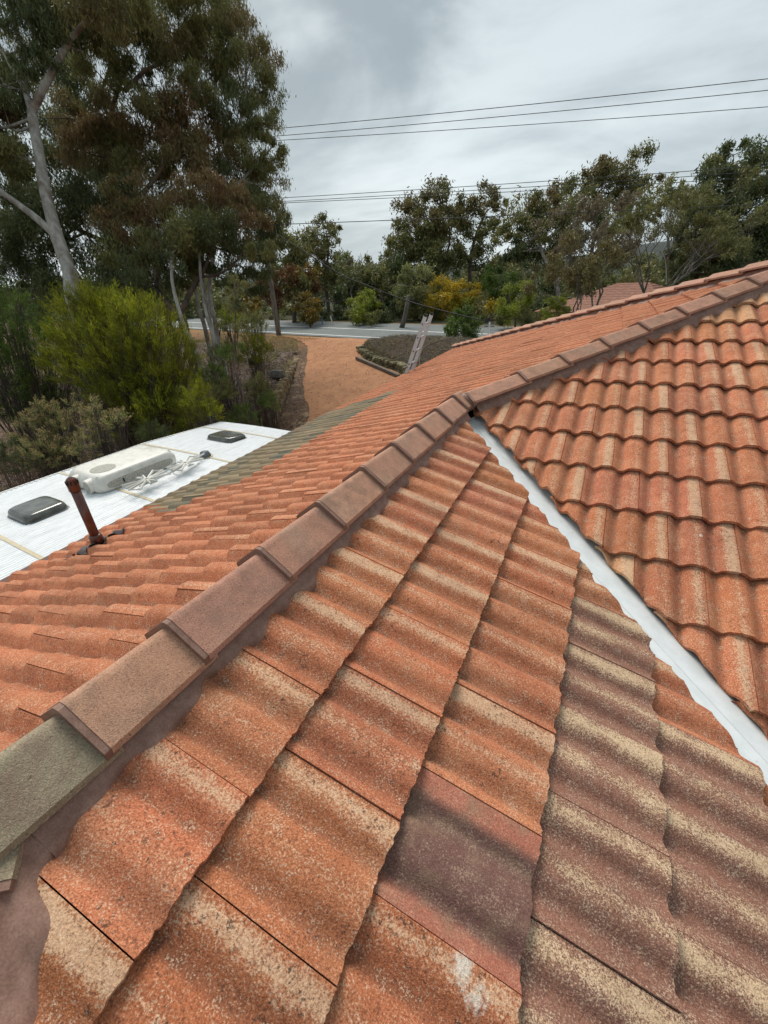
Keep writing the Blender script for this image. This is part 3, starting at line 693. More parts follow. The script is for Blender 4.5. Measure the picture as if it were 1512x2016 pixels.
def rounded(fn, us, ws, hs, top=.75, n=7):
    """a domed box in caravan coordinates: fn(u,w,h); rounded corners by superellipse"""
    V = []; Fc = []; NN = 36; cu, cw2 = (us[0]+us[1])/2, (ws[0]+ws[1])/2; au, aw = (us[1]-us[0])/2, (ws[1]-ws[0])/2
    lev = [(0, 1.0), (.35, .985), (.7, .95), (.88, .90), (.97, .84), (1.0, top), (1.0, top*.5), (1.0, 0.001)]
    for h, sc in lev:
        for k in range(NN):
            th = 2*math.pi*k/NN; c, s = math.cos(th), math.sin(th); e = .36
            V.append(fn(cu+au*sc*math.copysign(abs(c)**e, c), cw2+aw*sc*math.copysign(abs(s)**e, s), hs*h))
    for j in range(len(lev)-1):
        for k in range(NN): Fc.append((j*NN+k, j*NN+(k+1) % NN, (j+1)*NN+(k+1) % NN, (j+1)*NN+k))
    return V, Fc
def hatch(corners, hh, lab):
    P = [cuv(hz(x, y, -1.285)) for x, y in corners]; us = (min(p[0] for p in P), max(p[0] for p in P)); ws = (min(p[1] for p in P), max(p[1] for p in P))
    print('hatch', us, ws)
    V, Fc = rounded(lambda u, w_, h: cw_(u, w_, h+.022), us, ws, hh); o = mk('roof_hatch', V, Fc, M_SMOKE, CV, True); o['label'] = lab
    V, Fc = rounded(lambda u, w_, h: cw_(u, w_, h+.012), (us[0]-.02, us[1]+.02), (ws[0]-.02, ws[1]+.02), .018); q = mk('hatch_frame', V, Fc, M_GREYPL, o, True); q.parent = o; q.matrix_parent_inverse = Matrix.Identity(4)
hatch([(12, 1016), (52, 1035), (142, 1000), (100, 990)], .085, 'grey smoked hatch at the near end of the caravan roof')
hatch([(411, 858), (441, 868), (487, 856), (455, 850)], .075, 'grey smoked hatch at the far end of the caravan roof')
# air conditioner
A0, A1, A2 = (cuv(hz(x, y, -1.29)) for x, y in ((200, 978), (337, 908), (150, 955)))
print('AC', A0, A1, A2)
au1 = max(A0[0], A1[0]); aw0 = A0[1]; aw1 = A1[1]; au0 = au1-.78
ACH = .20
AC = None
V = []; Fc = []
NN = 40; lev = [(0.0, .97, 0), (.03, 1.0, 0), (.10, 1.0, 0), (.125, .985, .0), (.17, .93, 0), (.195, .88, 0), (.2, .80, 0), (.2, .4, 0), (.2, .001, 0)]
cu, cwm, au, aw = (au0+au1)/2, (aw0+aw1)/2, (au1-au0)/2, (aw1-aw0)/2
for h, sc, _ in lev:
    for k in range(NN):
        th = 2*math.pi*k/NN; c, s = math.cos(th), math.sin(th); e = .25; uu_, ww_ = cu+au*sc*math.copysign(abs(c)**e, c), cwm+aw*sc*math.copysign(abs(s)**e, s)
        V.append(cw_(uu_, ww_, h+.03))
for j in range(len(lev)-1):
    for k in range(NN): Fc.append((j*NN+k, j*NN+(k+1) % NN, (j+1)*NN+(k+1) % NN, (j+1)*NN+k))
AC = mk('air_conditioner', V, Fc, M_WHITE, CV, True); AC['label'] = 'off-white box air conditioner with side grille'
def sub(o): o.parent = AC; o.matrix_parent_inverse = Matrix.Identity(4); return o
def grille_mat():
    mt, t, b, o = pmat('grille', .6, .3); v = t.voro(o, 110); c = t.mix(t.rng(v, .25, .5), (.10, .10, .085), (.42, .41, .35)); t.put(b.inputs['Base Color'], c); return mt
M_GRI = grille_mat()
b = MB(); V = []; kk = 24
for k in range(kk):
    th = 2*math.pi*k/kk; c, s = math.cos(th), math.sin(th); V.append(cw_(au1+.004, cwm+aw*.80*math.copysign(abs(c)**.5, c), .03+.075+.052*math.copysign(abs(s)**.6, s)))
V += [v-cA*.03 for v in V]; b.add(V, [tuple(range(kk))]+[(i, (i+1) % kk, kk+(i+1) % kk, kk+i) for i in range(kk)]); sub(b.build('grille', M_GRI, CV))
b = MB(); b.box(cw_(au1+.012, cwm-aw*.45, .105), (.012, .014, .05), RC); sub(b.build('latch', M_RUBBER, CV))
for uu_ in (au1-.20, au1-.5):
    b = MB(); b.tube([cw_(uu_, aw0+.06, .115), cw_(uu_, aw0-.035, .11)], [.092, .088], 24); sub(b.build('fan_shroud', M_WHITE, CV, smooth=False, bevel=.006))
    b = MB(); b.tube([cw_(uu_, aw0-.036, .11), cw_(uu_, aw0-.040, .11)], .07, 24); sub(b.build('fan_screen', M_GRI, CV))
b = MB(); b.tube([cw_(au1-.30, aw0+.27, .226), cw_(au1-.30, aw0+.27, .234)], .15, 30); sub(b.build('fan_cover', M_GRI, CV))
for k in range(3):
    b = MB(); b.tube([cw_(au1-.08-.012*k, aw0+.05, .20+.01*k), cw_(au1-.08-.012*k, aw1-.06, .20+.01*k)], .006, 6); sub(b.build('moulding', M_WHITE, CV))
# folded TV antenna
def AP(px, py, z=-1.2): return hz(px, py, z)
an = MB(); bs = cuv(hz(405, 900, -1.29)); c = cw_(bs[0], bs[1], .02)
an.tube([c, c+np.array([0, 0, .03]), c+np.array([0, 0, .075]), c+np.array([0, 0, .09])], [.085, .08, .06, .02], 20)
ANT = an.build('antenna', M_GREYPL, CV, smooth=True); ANT['label'] = 'folded white wire television antenna on a grey base'
def sub2(o): o.parent = ANT; o.matrix_parent_inverse = Matrix.Identity(4); return o
b = MB(); b.tube([AP(402, 893), AP(345, 926), AP(275, 958)], .013, 8); sub2(b.build('boom', M_ALU, CV))
for cx_, cy_, sc in ((289, 944, 1.0), (365, 912, .85)):
    ctr = AP(cx_, cy_, -1.17); b = MB()
    ax1 = AP(cx_+40, cy_-20, -1.17)-ctr; ax1 /= np.linalg.norm(ax1); ax2 = np.cross([0, 0, 1], ax1)
    for k, (aa, ln) in enumerate(((20, .30), (75, .17), (160, .28), (200, .30), (255, .17), (340, .28))):
        a_, b2 = rad(aa-13), rad(aa+13); p1_ = ctr+(ax1*math.cos(a_)+ax2*math.sin(a_))*ln*sc; p2_ = ctr+(ax1*math.cos(b2)+ax2*math.sin(b2))*ln*sc
        b.tube([ctr, p1_, p2_, ctr+(p2_-ctr)*.05], .014, 6)
    sub2(b.build('wire_element', M_WHITE, CV))
b = MB(); b.tube(smoothpath([AP(330, 915, -1.26), AP(350, 935, -1.27), AP(380, 920, -1.27), AP(398, 905, -1.27)], 6), .005, 6); sub2(b.build('cable', M_WHITE, CV))
V = []; 
ringc = cw_(bs[0], bs[1], .03); V = [ringc+np.array([math.cos(a)*r_, math.sin(a)*r_, 0]) for r_ in (.085, .11) for a in np.linspace(0, 2*math.pi, 24, endpoint=False)]
b = MB(); b.add(V, [(i, (i+1) % 24, 24+(i+1) % 24, 24+i) for i in range(24)]); sub2(b.build('sealant_ring', M_CREAM, CV))

# ------------------------------------------------------------------ LADDER against the eave
LD = empty('ladder', (-3.9, 9.17, -3.2), 'silver aluminium extension ladder leaning on the eave, its top rungs above the roof', 'ladder')
dl_ = np.array([.454, 0, 1.153]); dl_ /= np.linalg.norm(dl_)
ltop = np.array([-2.458, 9.0, .188])
R_l = np.array([np.cross([0, 1, 0], dl_), [0, 1, 0], dl_])
for y_ in (9.0, 9.36):
    b = MB(); c0 = ltop.copy(); c0[1] = y_; L_ = 3.6; c = c0-dl_*L_/2; b.box(c, (.075, .028, L_), R_l)
    b.box(c+R_l[0]*.032, (.012, .036, L_-.02), R_l); b.box(c-R_l[0]*.032, (.012, .036, L_-.02), R_l)
    o = b.build('rail', M_ALU, LD, bevel=.003)
    b = MB(); b.box(c0+dl_*.0, (.082, .034, .05), R_l); b.build('end_cap', M_RUBBER, LD, bevel=.004)
for k in range(12):
    c = ltop-dl_*(.17+.285*k); b = MB(); b.tube([(c[0], 8.98, c[2]), (c[0], 9.38, c[2])], .017, 10); b.build('rung', M_ALU, LD)
for k in range(12):
    c = ltop-dl_*(.17+.285*k)-R_l[0]*.0
    b = MB(); b.tube([(c[0], 8.975, c[2]), (c[0], 8.982, c[2])], .014, 8); b.build('rung_plug', M_RUBBER, LD)
b = MB(); c = ltop-dl_*1.10; b.tube(smoothpath([(c[0]-.05, 8.95, c[2]), (c[0]+.05, 9.1, c[2]+.05), (c[0]-.02, 9.3, c[2]+.07), (c[0]+.06, 9.45, c[2]+.02)], 5), .011, 6); b.build('strap', M_RUBBER, LD)

# ------------------------------------------------------------------ POLES AND WIRES
pbse = hz(549, 659, -2.08)
UP = empty('utility_pole', pbse, 'tall weathered grey timber power pole at the roadside, its top lost in gum leaves', 'utility pole')
ptop = pbse + np.array([0, 0, 9.6])
b = MB(); b.tube([pbse+np.array([0, 0, z]) for z in (-.3, 1, 3, 5, 7, 9.6)], [.165, .158, .15, .14, .128, .115], 12, wob=.02); b.build('pole', M_POLE, UP, smooth=True)
XD = np.array([-.35, .93, 0]); 
for z_, nm in ((9.1, 3), (7.1, 4)):
    b = MB(); c = pbse+np.array([0, 0, z_]); b.tube([c-XD*1.05, c+XD*1.05], .05, 6); b.build('crossarm', M_POLE, UP)
    for k in range(nm):
        q = c+XD*(-.95+1.9*k/(nm-1)); b = MB(); b.tube([q, q+np.array([0, 0, .07]), q+np.array([0, 0, .16])], [.03, .055, .03], 8); b.build('insulator', M_WPAINT, UP)
def wire(name, a, c, sag, r_, lab, grp=None, n=26):
    a, c = np.array(a, float), np.array(c, float); P = [a*(1-t_)+c*t_-np.array([0, 0, 4*sag*t_*(1-t_)]) for t_ in np.linspace(0, 1, n)]
    b = MB(); b.tube(P, r_, 5, cap=False); o = b.build(name, M_WIRE, None, smooth=True); tag(o, lab, 'power line', grp); return o
def wire_px(pa, za, pc, zc_, over, **k):
    a = hz(*pa, za) if za is not None else None; c = hz(*pc, zc_); d = c-a; return a-d*.25, c+d*over
for i, (pa, pc, lab) in enumerate((((550, 249), (1512, 150), 'highest of the three upper overhead wires'), ((550, 264), (1512, 173), 'middle one of the three upper overhead wires'), ((550, 273), (1512, 206), 'lowest of the three upper overhead wires'))):
    za = 7.5-.05*i; a, c = wire_px(pa, za, pc, za-.5, .3); wire('power_line', a, c, .12, .0135, lab, 'overhead wires crossing the sky')
for i, (pa, pc, lab) in enumerate((((560, 387), (1392, 330), 'highest of the three lower overhead wires, above the far treetops'), ((564, 394), (1389, 341), 'middle one of the three lower overhead wires'), ((566, 397), (1351, 354), 'lowest of the three lower overhead wires'))):
    za = 4.9-.08*i; a, c = wire_px(pa, za, pc, za-.3, .5); wire('power_line', a, c, .10, .014, lab, 'overhead wires crossing the sky')
a, c = wire_px((563, 440), 3.0, (1300, 409), 2.9, .6); wire('power_line', a, c, .05, .014, 'thin single wire strung below the others across the far treetops')
P = [at(530, 452, 23.0), at(599, 495, 22.5), at(672, 541, 21.8), at(731, 565, 21.2), at(798, 591, 20.5), at(880, 614, 19.3), at(953, 631, 18.3)]
b = MB(); b.tube(smoothpath(P, 6), .024, 6); tag(b.build('service_cable', M_RUBBER, None, smooth=True), 'black cable sagging from the timber pole to the white post beyond the roof', 'cable')
sp_ = at(960, 640, 18.3); sb = np.array([sp_[0], sp_[1], float(zt(sp_[0], sp_[1]))]); 
SP = empty('service_post', sb, 'white metal post with a grey plate and black junction where the black cable ends', 'post')
top_ = at(965, 634, 18.3); bot_ = at(957, 664, 18.3)+np.array([0, 0, -.6])
b = MB(); b.tube([(top_[0]-.02, top_[1], top_[2]), (bot_[0], bot_[1], bot_[2]-1.2)], [.035, .07], 10); b.build('post', M_WPAINT, SP)
b = MB(); b.tube([(top_[0]+.03, top_[1]+.1, top_[2]-.3), (bot_[0]+.22, bot_[1]+.1, bot_[2]-1.2)], [.025, .035], 8); b.build('stay', M_WPAINT, SP)
pc_ = at(963.5, 642, 18.4); b = MB(); b.box(pc_, (.46, .03, .17), MR); b.build('plate', M_GALV, SP)
b = MB(); b.box(at(957.5, 632, 18.35), (.12, .12, .16), MR); b.tube([at(957.5, 629, 18.35), at(958, 628, 18.35)+np.array([0, 0, .05])], [.03, .02], 8); b.build('junction_box', M_RUBBER, SP, bevel=.01)
MP = 'roadside marker posts'
for px, py, hh, lean, mt, lab, cat in ((635, 640, .42, .0, M_BLUE, 'short blue marker post on the far verge of the road', 'marker post'), (657, 641, .62, -.22, M_WPAINT, 'leaning white marker post on the far verge of the road', 'marker post')):
    p = hz(px, py-1, -2.1); b = MB(); b.tube([p-np.array([0, 0, .3]), p+np.array([lean, 0, hh])], .055, 6); o = b.build('marker_post', mt, None, bevel=.01); tag(o, lab, cat, MP)
p = hz(791, 646, -2.1); b = MB(); b.tube([p, p+np.array([.25, 0, .7]), p+np.array([.55, 0, 1.9])], [.17, .14, .12], 9, wob=.06); tag(b.build('tree_stump', M_TWIG, None, smooth=True), 'bare grey leaning stump beyond the road, behind the ladder', 'stump')

# ------------------------------------------------------------------ WALLS, STONES
def boulder(c, s, rg, squash=1.0):
    V = []; Fc = []; n, m_ = 9, 6
    for j in range(m_+1):
        ph = math.pi*j/m_
        for i in range(n):
            th = 2*math.pi*i/n; e = .55; x, y, z = math.cos(th)*math.sin(ph), math.sin(th)*math.sin(ph), math.cos(ph)
            q = np.array([math.copysign(abs(x)**e, x), math.copysign(abs(y)**e, y), math.copysign(abs(z)**e, z)])*np.array(s)*(1+rg.uniform(-.1, .1)); V.append(q)
    a = rg.uniform(-.3, .3); V = [np.array([v[0]*math.cos(a)-v[1]*math.sin(a), v[0]*math.sin(a)+v[1]*math.cos(a), v[2]])+c for v in V]
    for j in range(m_):
        for i in range(n): Fc.append((j*n+i, j*n+(i+1) % n, (j+1)*n+(i+1) % n, (j+1)*n+i))
    return V, Fc
def stonewall(L, s0, h, mat, th=.16, courses=3, seed=0, upright=True):
    rg = random.Random(seed); b = MB(); P = smoothpath([(p[0], p[1], 0) for p in L], 14)
    tot = 0; d0 = 0; nxt = 0
    for i in range(len(P)-1):
        a, c = P[i], P[i+1]; ln = np.linalg.norm(c-a); d = (c-a)/ln
        while nxt < tot+ln:
            q = a+d*(nxt-tot); w_ = rg.uniform(.10, .26); ht = h(q) * rg.uniform(.85, 1.12); n2 = np.array([-d[1], d[0], 0])
            zb = float(zt(*(q[:2]-n2[:2]*.3*s0)))-.05
            if ht > .06:
                nc_ = max(1, int(round(ht/.16))) if not upright else max(1, int(round(ht/.3)))
                for k in range(nc_):
                    hh = ht/nc_; cc = q+n2*rg.uniform(-.03, .03)+np.array([0, 0, zb+hh*(k+.5)]); V, Fc = boulder(np.zeros(3), (w_/2, th*rg.uniform(.8, 1.1), hh/2*1.03), rg)
                    ang = math.atan2(d[1], d[0]); V = [np.array([v[0]*math.cos(ang)-v[1]*math.sin(ang), v[0]*math.sin(ang)+v[1]*math.cos(ang), v[2]])+cc for v in V]; b.add(V, Fc)
            nxt += w_*.96
        tot += ln
    return b
b = stonewall([WL[0]*.4+WL[1]*.6, *WL[1:]], 1, lambda q: .60*(1-.85*float(sstep(NX*q[0]+NY*q[1], 10.0, 14.6))), M_STONE, seed=3)
tag(b.build('stone_wall', M_STONE, None), 'low curving wall of upright sandstone pieces on the left of the dirt drive', 'wall')
b = stonewall(WR, -1, lambda q: .38, M_STONE2, .2, seed=5, upright=False)
tag(b.build('stone_wall', M_STONE2, None), 'mossy stone edging of the mound at the foot of the ladder', 'wall')
a_, c_ = g(723, 707), g(800, 742); a_ = a_+np.array([-.35, -.25, .06]); c_ = c_+np.array([-.35, -.1, .06]); d = c_-a_; ln = np.linalg.norm(d); d /= ln; n2 = np.array([-d[1], d[0], 0]); n2 /= np.linalg.norm(n2)
b = MB(); b.box((a_+c_)/2, (ln+.3, .14, .14), [d, n2, np.cross(d, n2)]); tag(b.build('timber_sleeper', M_WOOD, None, bevel=.02), 'dark weathered timber sleeper lying along the mossy stone edging', 'timber')
rg_ = random.Random(4)
for px, py, s_, lab in ((546, 742, .30, 'grey rock perched at the back of the sandstone wall'), (478, 648, .16, 'pale stone lying in the leaf litter under the gums')):
    p = g(px, py); V, Fc = boulder(p+np.array([0, 0, s_*.4]), (s_, s_*.8, s_*.55), rg_); b = MB(); b.add(V, Fc); tag(b.build('rock', M_ROCK, None, bevel=.02), lab, 'rock')
p = g(491, 718); d = np.array([.75, .5, .05]); b = MB(); N = 20
V = []; Fc = []
for q, r_ in ((0, .17), (0, .145), (.6, .145), (.6, .17)):
    for k in range(N):
        a = 2*math.pi*k/N; n1_ = np.array([-.55, .83, 0]); V.append(p+np.array([0, 0, .15])+d*q+r_*(n1_*math.cos(a)+np.array([0, 0, 1])*math.sin(a)))
for j in (0, 1, 2, 3):
    for k in range(N): Fc.append((j*N+k, j*N+(k+1) % N, ((j+1) % 4)*N+(k+1) % N, ((j+1) % 4)*N+k))
b.add(V, Fc); tag(b.build('drain_pipe', M_RUBBER, None), 'open end of a black drain pipe in the garden bank', 'pipe')

# ------------------------------------------------------------------ FOLIAGE
COVER = 2.0
def unit(v): return v/(np.linalg.norm(v, axis=-1, keepdims=True)+1e-9)
def leaves(C, D, L, W, rg, flat=None):
    """diamond leaves: C centres, D directions, L lengths, W widths"""
    N = len(C); sd_ = unit(np.cross(D, rg.normal(size=(N, 3)))); L = L[:, None]; W = W[:, None]
    return np.stack([C-D*L*.5, C+sd_*W*.5-D*L*.05, C+D*L*.5, C-sd_*W*.5-D*L*.05], 1)
PAL0 = dict(olive=((.060, .068, .030), (.105, .105, .050)), dark=((.030, .042, .022), (.058, .072, .036)), rust=((.098, .060, .036), (.076, .072, .038)), grey=((.085, .100, .050), (.135, .145, .075)),
           brown=((.088, .068, .036), (.072, .074, .036)), yellow=((.260, .185, .015), (.150, .125, .018)), lime=((.130, .150, .022), (.085, .110, .020)), bush=((.135, .148, .012), (.070, .086, .012)),
           orange=((.120, .078, .018), (.090, .074, .022)), red=((.075, .032, .018), (.060, .036, .018)), tan=((.30, .22, .11), (.20, .19, .09)), green=((.055, .090, .022), (.040, .062, .018)), twig=((.10, .085, .07), (.07, .06, .05)))
PAL = {k: tuple(tuple(min(.6, c*f) for c, f in zip(x, (2.15, 2.05, 1.5))) for x in v) for k, v in PAL0.items()}
def crown(clumps, L, W, cover, rg, droop=.7, nsub=None, subr=.34, spread=1.0):
    """clumps: (centre, radii(3), palette)"""
    Q = []; K = []
    for c, r, pal in clumps:
        c = np.array(c); r = np.array(r)*np.ones(3); area = math.pi*r[0]*r[2]; n = int(COVER*cover*area/(L*W*.32)); ns = nsub or max(6, int(12*(r.mean()/(L*6))**.9)); ns = min(ns, 60)
        dv = unit(rg.normal(size=(ns, 3))); sc = dv*r*(rg.uniform(.25, 1.0, (ns, 1))**.55)*spread + c
        w_ = rg.uniform(.4, 1.6, ns); idx = rg.choice(ns, n, p=w_/w_.sum()); sr = subr*r*rg.uniform(.6, 1.2, (ns, 1))
        off = rg.normal(size=(n, 3))*.55; P = sc[idx] + off*sr[idx]
        D = unit(rg.normal(size=(n, 3)) + np.array([0, 0, -1.0])*droop*2)
        a, b2 = np.array(PAL[pal][0]), np.array(PAL[pal][1]); tt = np.clip(rg.random((ns, 1))[idx]*.7+rg.random((n, 1))*.5-.1, 0, 1); col = (a*(1-tt)+b2*tt)*rg.uniform(.7, 1.35, (n, 1))
        Ls = L*rg.uniform(.6, 1.3, n); Ws = W*rg.uniform(.7, 1.3, n); Q.append(leaves(P, D, Ls, Ws, rg)); K.append(col)
    return np.vstack(Q), np.vstack(K)
def limbs(b, paths, clumps, r_limb, rg, twigs=3):
    """trunk tubes plus one curved limb to each clump from the nearest point of a trunk below it"""
    pts = []
    for P, r0, r1 in paths:
        S_ = smoothpath(P, 5); n = len(S_); rs = [r0+(r1-r0)*(i/(n-1))**.8 for i in range(n)]; b.tube(S_, rs, 10, wob=.05)
        pts += [(p, r_) for p, r_ in zip(S_[n//4:], rs[n//4:])]
    for c, r, pal in clumps:
        c = np.array(c); cand = [(np.linalg.norm(p-c)+max(0, (p[2]-c[2]))*2, i) for i, (p, _) in enumerate(pts)]; _, i = min(cand); p, pr0 = pts[i]
        ln = np.linalg.norm(c-p); mid = (p+c)/2+np.array([rg.normal()*.12*ln, rg.normal()*.12*ln, -.10*ln]); r0 = min(pr0*.7, r_limb)
        S_ = smoothpath([p, mid, c], 5); rs = list(np.linspace(r0, r0*.25, len(S_))); b.tube(S_, rs, 6, wob=.08)
        for k in range(twigs):
            e = c + unit(rg.normal(size=3)+np.array([0, 0, .5]))*np.array(r)*.8; s_ = S_[rg.integers(len(S_)//2, len(S_))]; m2 = (s_+e)/2+rg.normal(size=3)*.08*ln
            b.tube([s_, m2, e], [r0*.35, r0*.2, r0*.08], 4, cap=False)
def tree(name, lab, cat, base, paths, clumps, L, W, cover, seed, bark, group=None, droop=.7, mat=None, r_limb=.06, twigs=3, subr=.34, nsub=None):
    rg = np.random.default_rng(seed); T = empty(name, base, lab, cat, group); b = MB()
    limbs(b, paths, clumps, r_limb, rg, twigs); b.build('trunk', bark, T, smooth=True)
    Q, K = crown(clumps, L, W, cover, rg, droop, nsub, subr); quads('crown', Q, mat or M_LEAF, T, K); return T
def cpx(lst, d, sq=1.0, depth=.9, jit=0.0, seed=0):
    rg = np.random.default_rng(seed); out = []
    for x, y, r, pal in lst:
        dd = d+rg.uniform(-1, 1)*jit; R_ = r*dd/FPX*1.2; out.append((at(x, y, dd), (R_, R_*depth, R_*sq), pal))
    return out
def ppx(lst, d, dz=0.0): return [at(x, y, d+dz*i) for i, (x, y) in enumerate(lst)]
def foot(x, y, d):
    p = at(x, y, d); return np.array([p[0], p[1], float(zt(p[0], p[1]))-.1])
GT = 'gum trees left of the drive'
# A pale forked gum
d = 13.2; pA = foot(152, 640, d)
tree('gum_tree', 'tall gum with a smooth pale forked trunk rising behind the big green bush', 'tree', pA,
     [([pA, at(150, 610, d), at(138, 540, d), at(112, 465, d), at(90, 380, d), at(76, 300, d), at(63, 222, d)], .25, .13),
      ([at(63, 222, d), at(85, 175, d-.2), at(114, 120, d-.3), at(138, 78, d-.3), at(170, 42, d-.4), at(200, -5, d-.5), at(225, -60, d-.6)], .115, .05),
      ([at(63, 222, d), at(52, 185, d+.1), at(47, 140, d+.2), at(44, 95, d+.3), at(30, 50, d+.3), at(15, -20, d+.3)], .10, .05),
      ([at(47, 120, d+.2), at(70, 75, d), at(92, 52, d), at(97, 5, d)], .06, .03),
      ([at(108, 462, d), at(70, 428, d-.2), at(30, 398, d-.4), at(-15, 362, d-.6), at(-60, 300, d-.6)], .12, .06),
      ([at(50, 180, d), at(20, 130, d-.3), at(-5, 80, d-.5), at(-30, 20, d-.5)], .05, .025)],
     cpx([(35, 20, 55, 'olive'), (110, -20, 65, 'olive'), (185, 25, 50, 'brown'), (-20, 100, 60, 'olive'), (130, 40, 45, 'dark'), (5, 165, 45, 'dark'), (-25, 240, 60, 'dark'), (20, 300, 40, 'olive'),
          (90, 10, 50, 'dark'), (235, -40, 60, 'olive'), (165, 100, 38, 'olive'), (-40, 340, 60, 'dark'), (90, 130, 30, 'dark'), (20, 250, 32, 'rust'), (60, 60, 35, 'dark')], d-.1, .9, 1.2, .7, 1),
     .17, .030, 1.4, 21, M_BARKP, GT, 1.0, r_limb=.05)
# B dark spreading gum behind it
d = 20; pB = foot(230, 600, d)
tree('gum_tree', 'dark green spreading gum filling the gap behind the pale forked trunk', 'tree', pB,
     [([pB, at(225, 560, d), at(215, 470, d), at(228, 380, d), at(225, 300, d)], .26, .12), ([at(228, 400, d), at(180, 330, d), at(140, 260, d)], .12, .05), ([at(215, 480, d), at(130, 440, d), at(60, 400, d)], .12, .05)],
     cpx([(20, 420, 55, 'dark'), (70, 470, 60, 'dark'), (40, 540, 60, 'dark'), (120, 400, 50, 'dark'), (175, 450, 55, 'dark'), (170, 530, 60, 'dark'), (250, 470, 50, 'dark'), (150, 330, 55, 'dark'), (210, 380, 50, 'olive'),
          (110, 270, 48, 'dark'), (160, 210, 48, 'dark'), (50, 350, 42, 'olive'), (250, 550, 55, 'dark'), (310, 500, 50, 'dark'), (95, 560, 55, 'dark'), (10, 480, 50, 'dark'), (-30, 560, 60, 'dark'), (200, 250, 45, 'dark'), (230, 310, 40, 'dark'), (150, 150, 45, 'dark')], d, .9, 1.0, 1.2, 2),
     .23, .042, 1.05, 22, M_BARKD, GT, .8, r_limb=.08)
# C tall gum with rusty tips
d = 16.5; pC = foot(330, 640, d)
tree('gum_tree', 'tall gum with rust coloured leaf tips in the middle of the tree mass', 'tree', pC,
     [([pC, at(322, 600, d), at(300, 500, d), at(265, 400, d), at(235, 320, d), at(218, 240, d), at(235, 170, d), at(262, 115, d)], .15, .06),
      ([at(225, 250, d), at(200, 190, d), at(215, 130, d), at(205, 60, d)], .08, .03), ([at(245, 180, d), at(285, 140, d), at(325, 118, d), at(350, 60, d)], .08, .03), ([at(265, 400, d), at(320, 330, d), at(335, 280, d)], .10, .04)],
     cpx([(225, 60, 52, 'olive'), (290, 20, 62, 'olive'), (360, 50, 55, 'olive'), (310, 100, 40, 'dark'), (190, 140, 45, 'olive'), (230, 130, 28, 'dark'), (345, 110, 42, 'brown'), (200, 235, 48, 'rust'), (260, 250, 48, 'rust'),
          (310, 215, 45, 'brown'), (345, 250, 48, 'rust'), (385, 235, 45, 'rust'), (170, 300, 48, 'rust'), (230, 320, 48, 'olive'), (290, 310, 50, 'brown'), (345, 320, 45, 'olive'), (200, 380, 48, 'dark'), (265, 390, 48, 'dark'),
          (120, 230, 40, 'brown'), (200, -20, 60, 'dark'), (350, -30, 70, 'olive'), (290, 170, 30, 'dark'), (370, 300, 42, 'rust'), (380, 175, 36, 'olive'), (400, 100, 40, 'olive')], d, .85, 1.1, 1.0, 3),
     .18, .032, 1.15, 23, M_BARKD, GT, .9, r_limb=.07)
# D right hand gum against the sky
d = 18; pD = foot(432, 680, d)
tree('gum_tree', 'tall gum with drooping leaves whose right edge meets the sky and the wires', 'tree', pD,
     [([pD, at(424, 640, d), at(412, 560, d), at(425, 470, d), at(440, 380, d), at(432, 300, d), at(420, 220, d), at(428, 140, d)], .09, .05),
      ([at(438, 330, d), at(470, 250, d), at(485, 170, d), at(480, 90, d)], .09, .03), ([at(440, 390, d), at(500, 330, d), at(535, 290, d)], .08, .03), ([at(430, 450, d), at(500, 420, d), at(530, 400, d)], .08, .03)],
     cpx([(455, 45, 40, 'rust'), (485, 85, 40, 'brown'), (510, 120, 36, 'rust'), (420, 70, 42, 'olive'), (430, 140, 42, 'olive'), (480, 160, 42, 'olive'), (515, 185, 32, 'olive'), (450, 215, 42, 'dark'), (500, 235, 38, 'olive'), (525, 260, 24, 'olive'),
          (410, 290, 42, 'rust'), (455, 290, 42, 'brown'), (500, 310, 38, 'olive'), (540, 295, 22, 'olive'), (545, 320, 18, 'olive'), (430, 350, 42, 'dark'), (480, 365, 42, 'rust'), (520, 365, 34, 'brown'), (535, 405, 28, 'olive'), (500, 420, 36, 'dark'),
          (465, 410, 40, 'rust'), (545, 430, 18, 'olive'), (440, 15, 30, 'olive'), (400, 15, 46, 'olive'), (400, 390, 40, 'dark'), (520, 460, 30, 'dark'), (485, 480, 38, 'dark'), (375, 160, 36, 'dark')], d, .9, 1.1, 1.0, 4),
     .17, .032, 1.0, 24, M_BARKP, GT, 1.2, r_limb=.06)
# E lower reddish gum with dark twisted stems
d = 14.5; pE = foot(372, 690, d)
tree('gum_tree', 'lower gum with dark twisted stems and reddish leaf tops above the bank', 'tree', pE,
     [([pE, at(362, 640, d), at(350, 610, d)], .16, .13), ([at(352, 622, d), at(378, 570, d), at(402, 530, d), at(418, 480, d), at(425, 440, d)], .10, .04),
      ([at(352, 622, d), at(325, 590, d), at(308, 560, d), at(318, 520, d), at(310, 470, d)], .08, .03), ([at(395, 545, d), at(430, 540, d), at(460, 520, d), at(480, 495, d)], .05, .02)],
     cpx([(250, 440, 42, 'rust'), (300, 410, 46, 'rust'), (345, 395, 42, 'rust'), (390, 395, 40, 'rust'), (440, 395, 42, 'rust'), (260, 500, 45, 'olive'), (320, 470, 48, 'brown'), (380, 460, 48, 'olive'), (430, 460, 45, 'dark'),
          (470, 500, 42, 'dark'), (510, 520, 34, 'dark'), (290, 550, 44, 'dark'), (340, 530, 42, 'olive'), (390, 520, 32, 'dark'), (450, 545, 32, 'dark'), (500, 560, 28, 'dark'), (480, 440, 38, 'rust'), (240, 390, 32, 'brown'), (230, 560, 40, 'dark'), (520, 490, 26, 'olive')], d, .85, 1.1, .9, 5),
     .15, .030, .95, 25, M_BARKD, GT, .9, r_limb=.045)
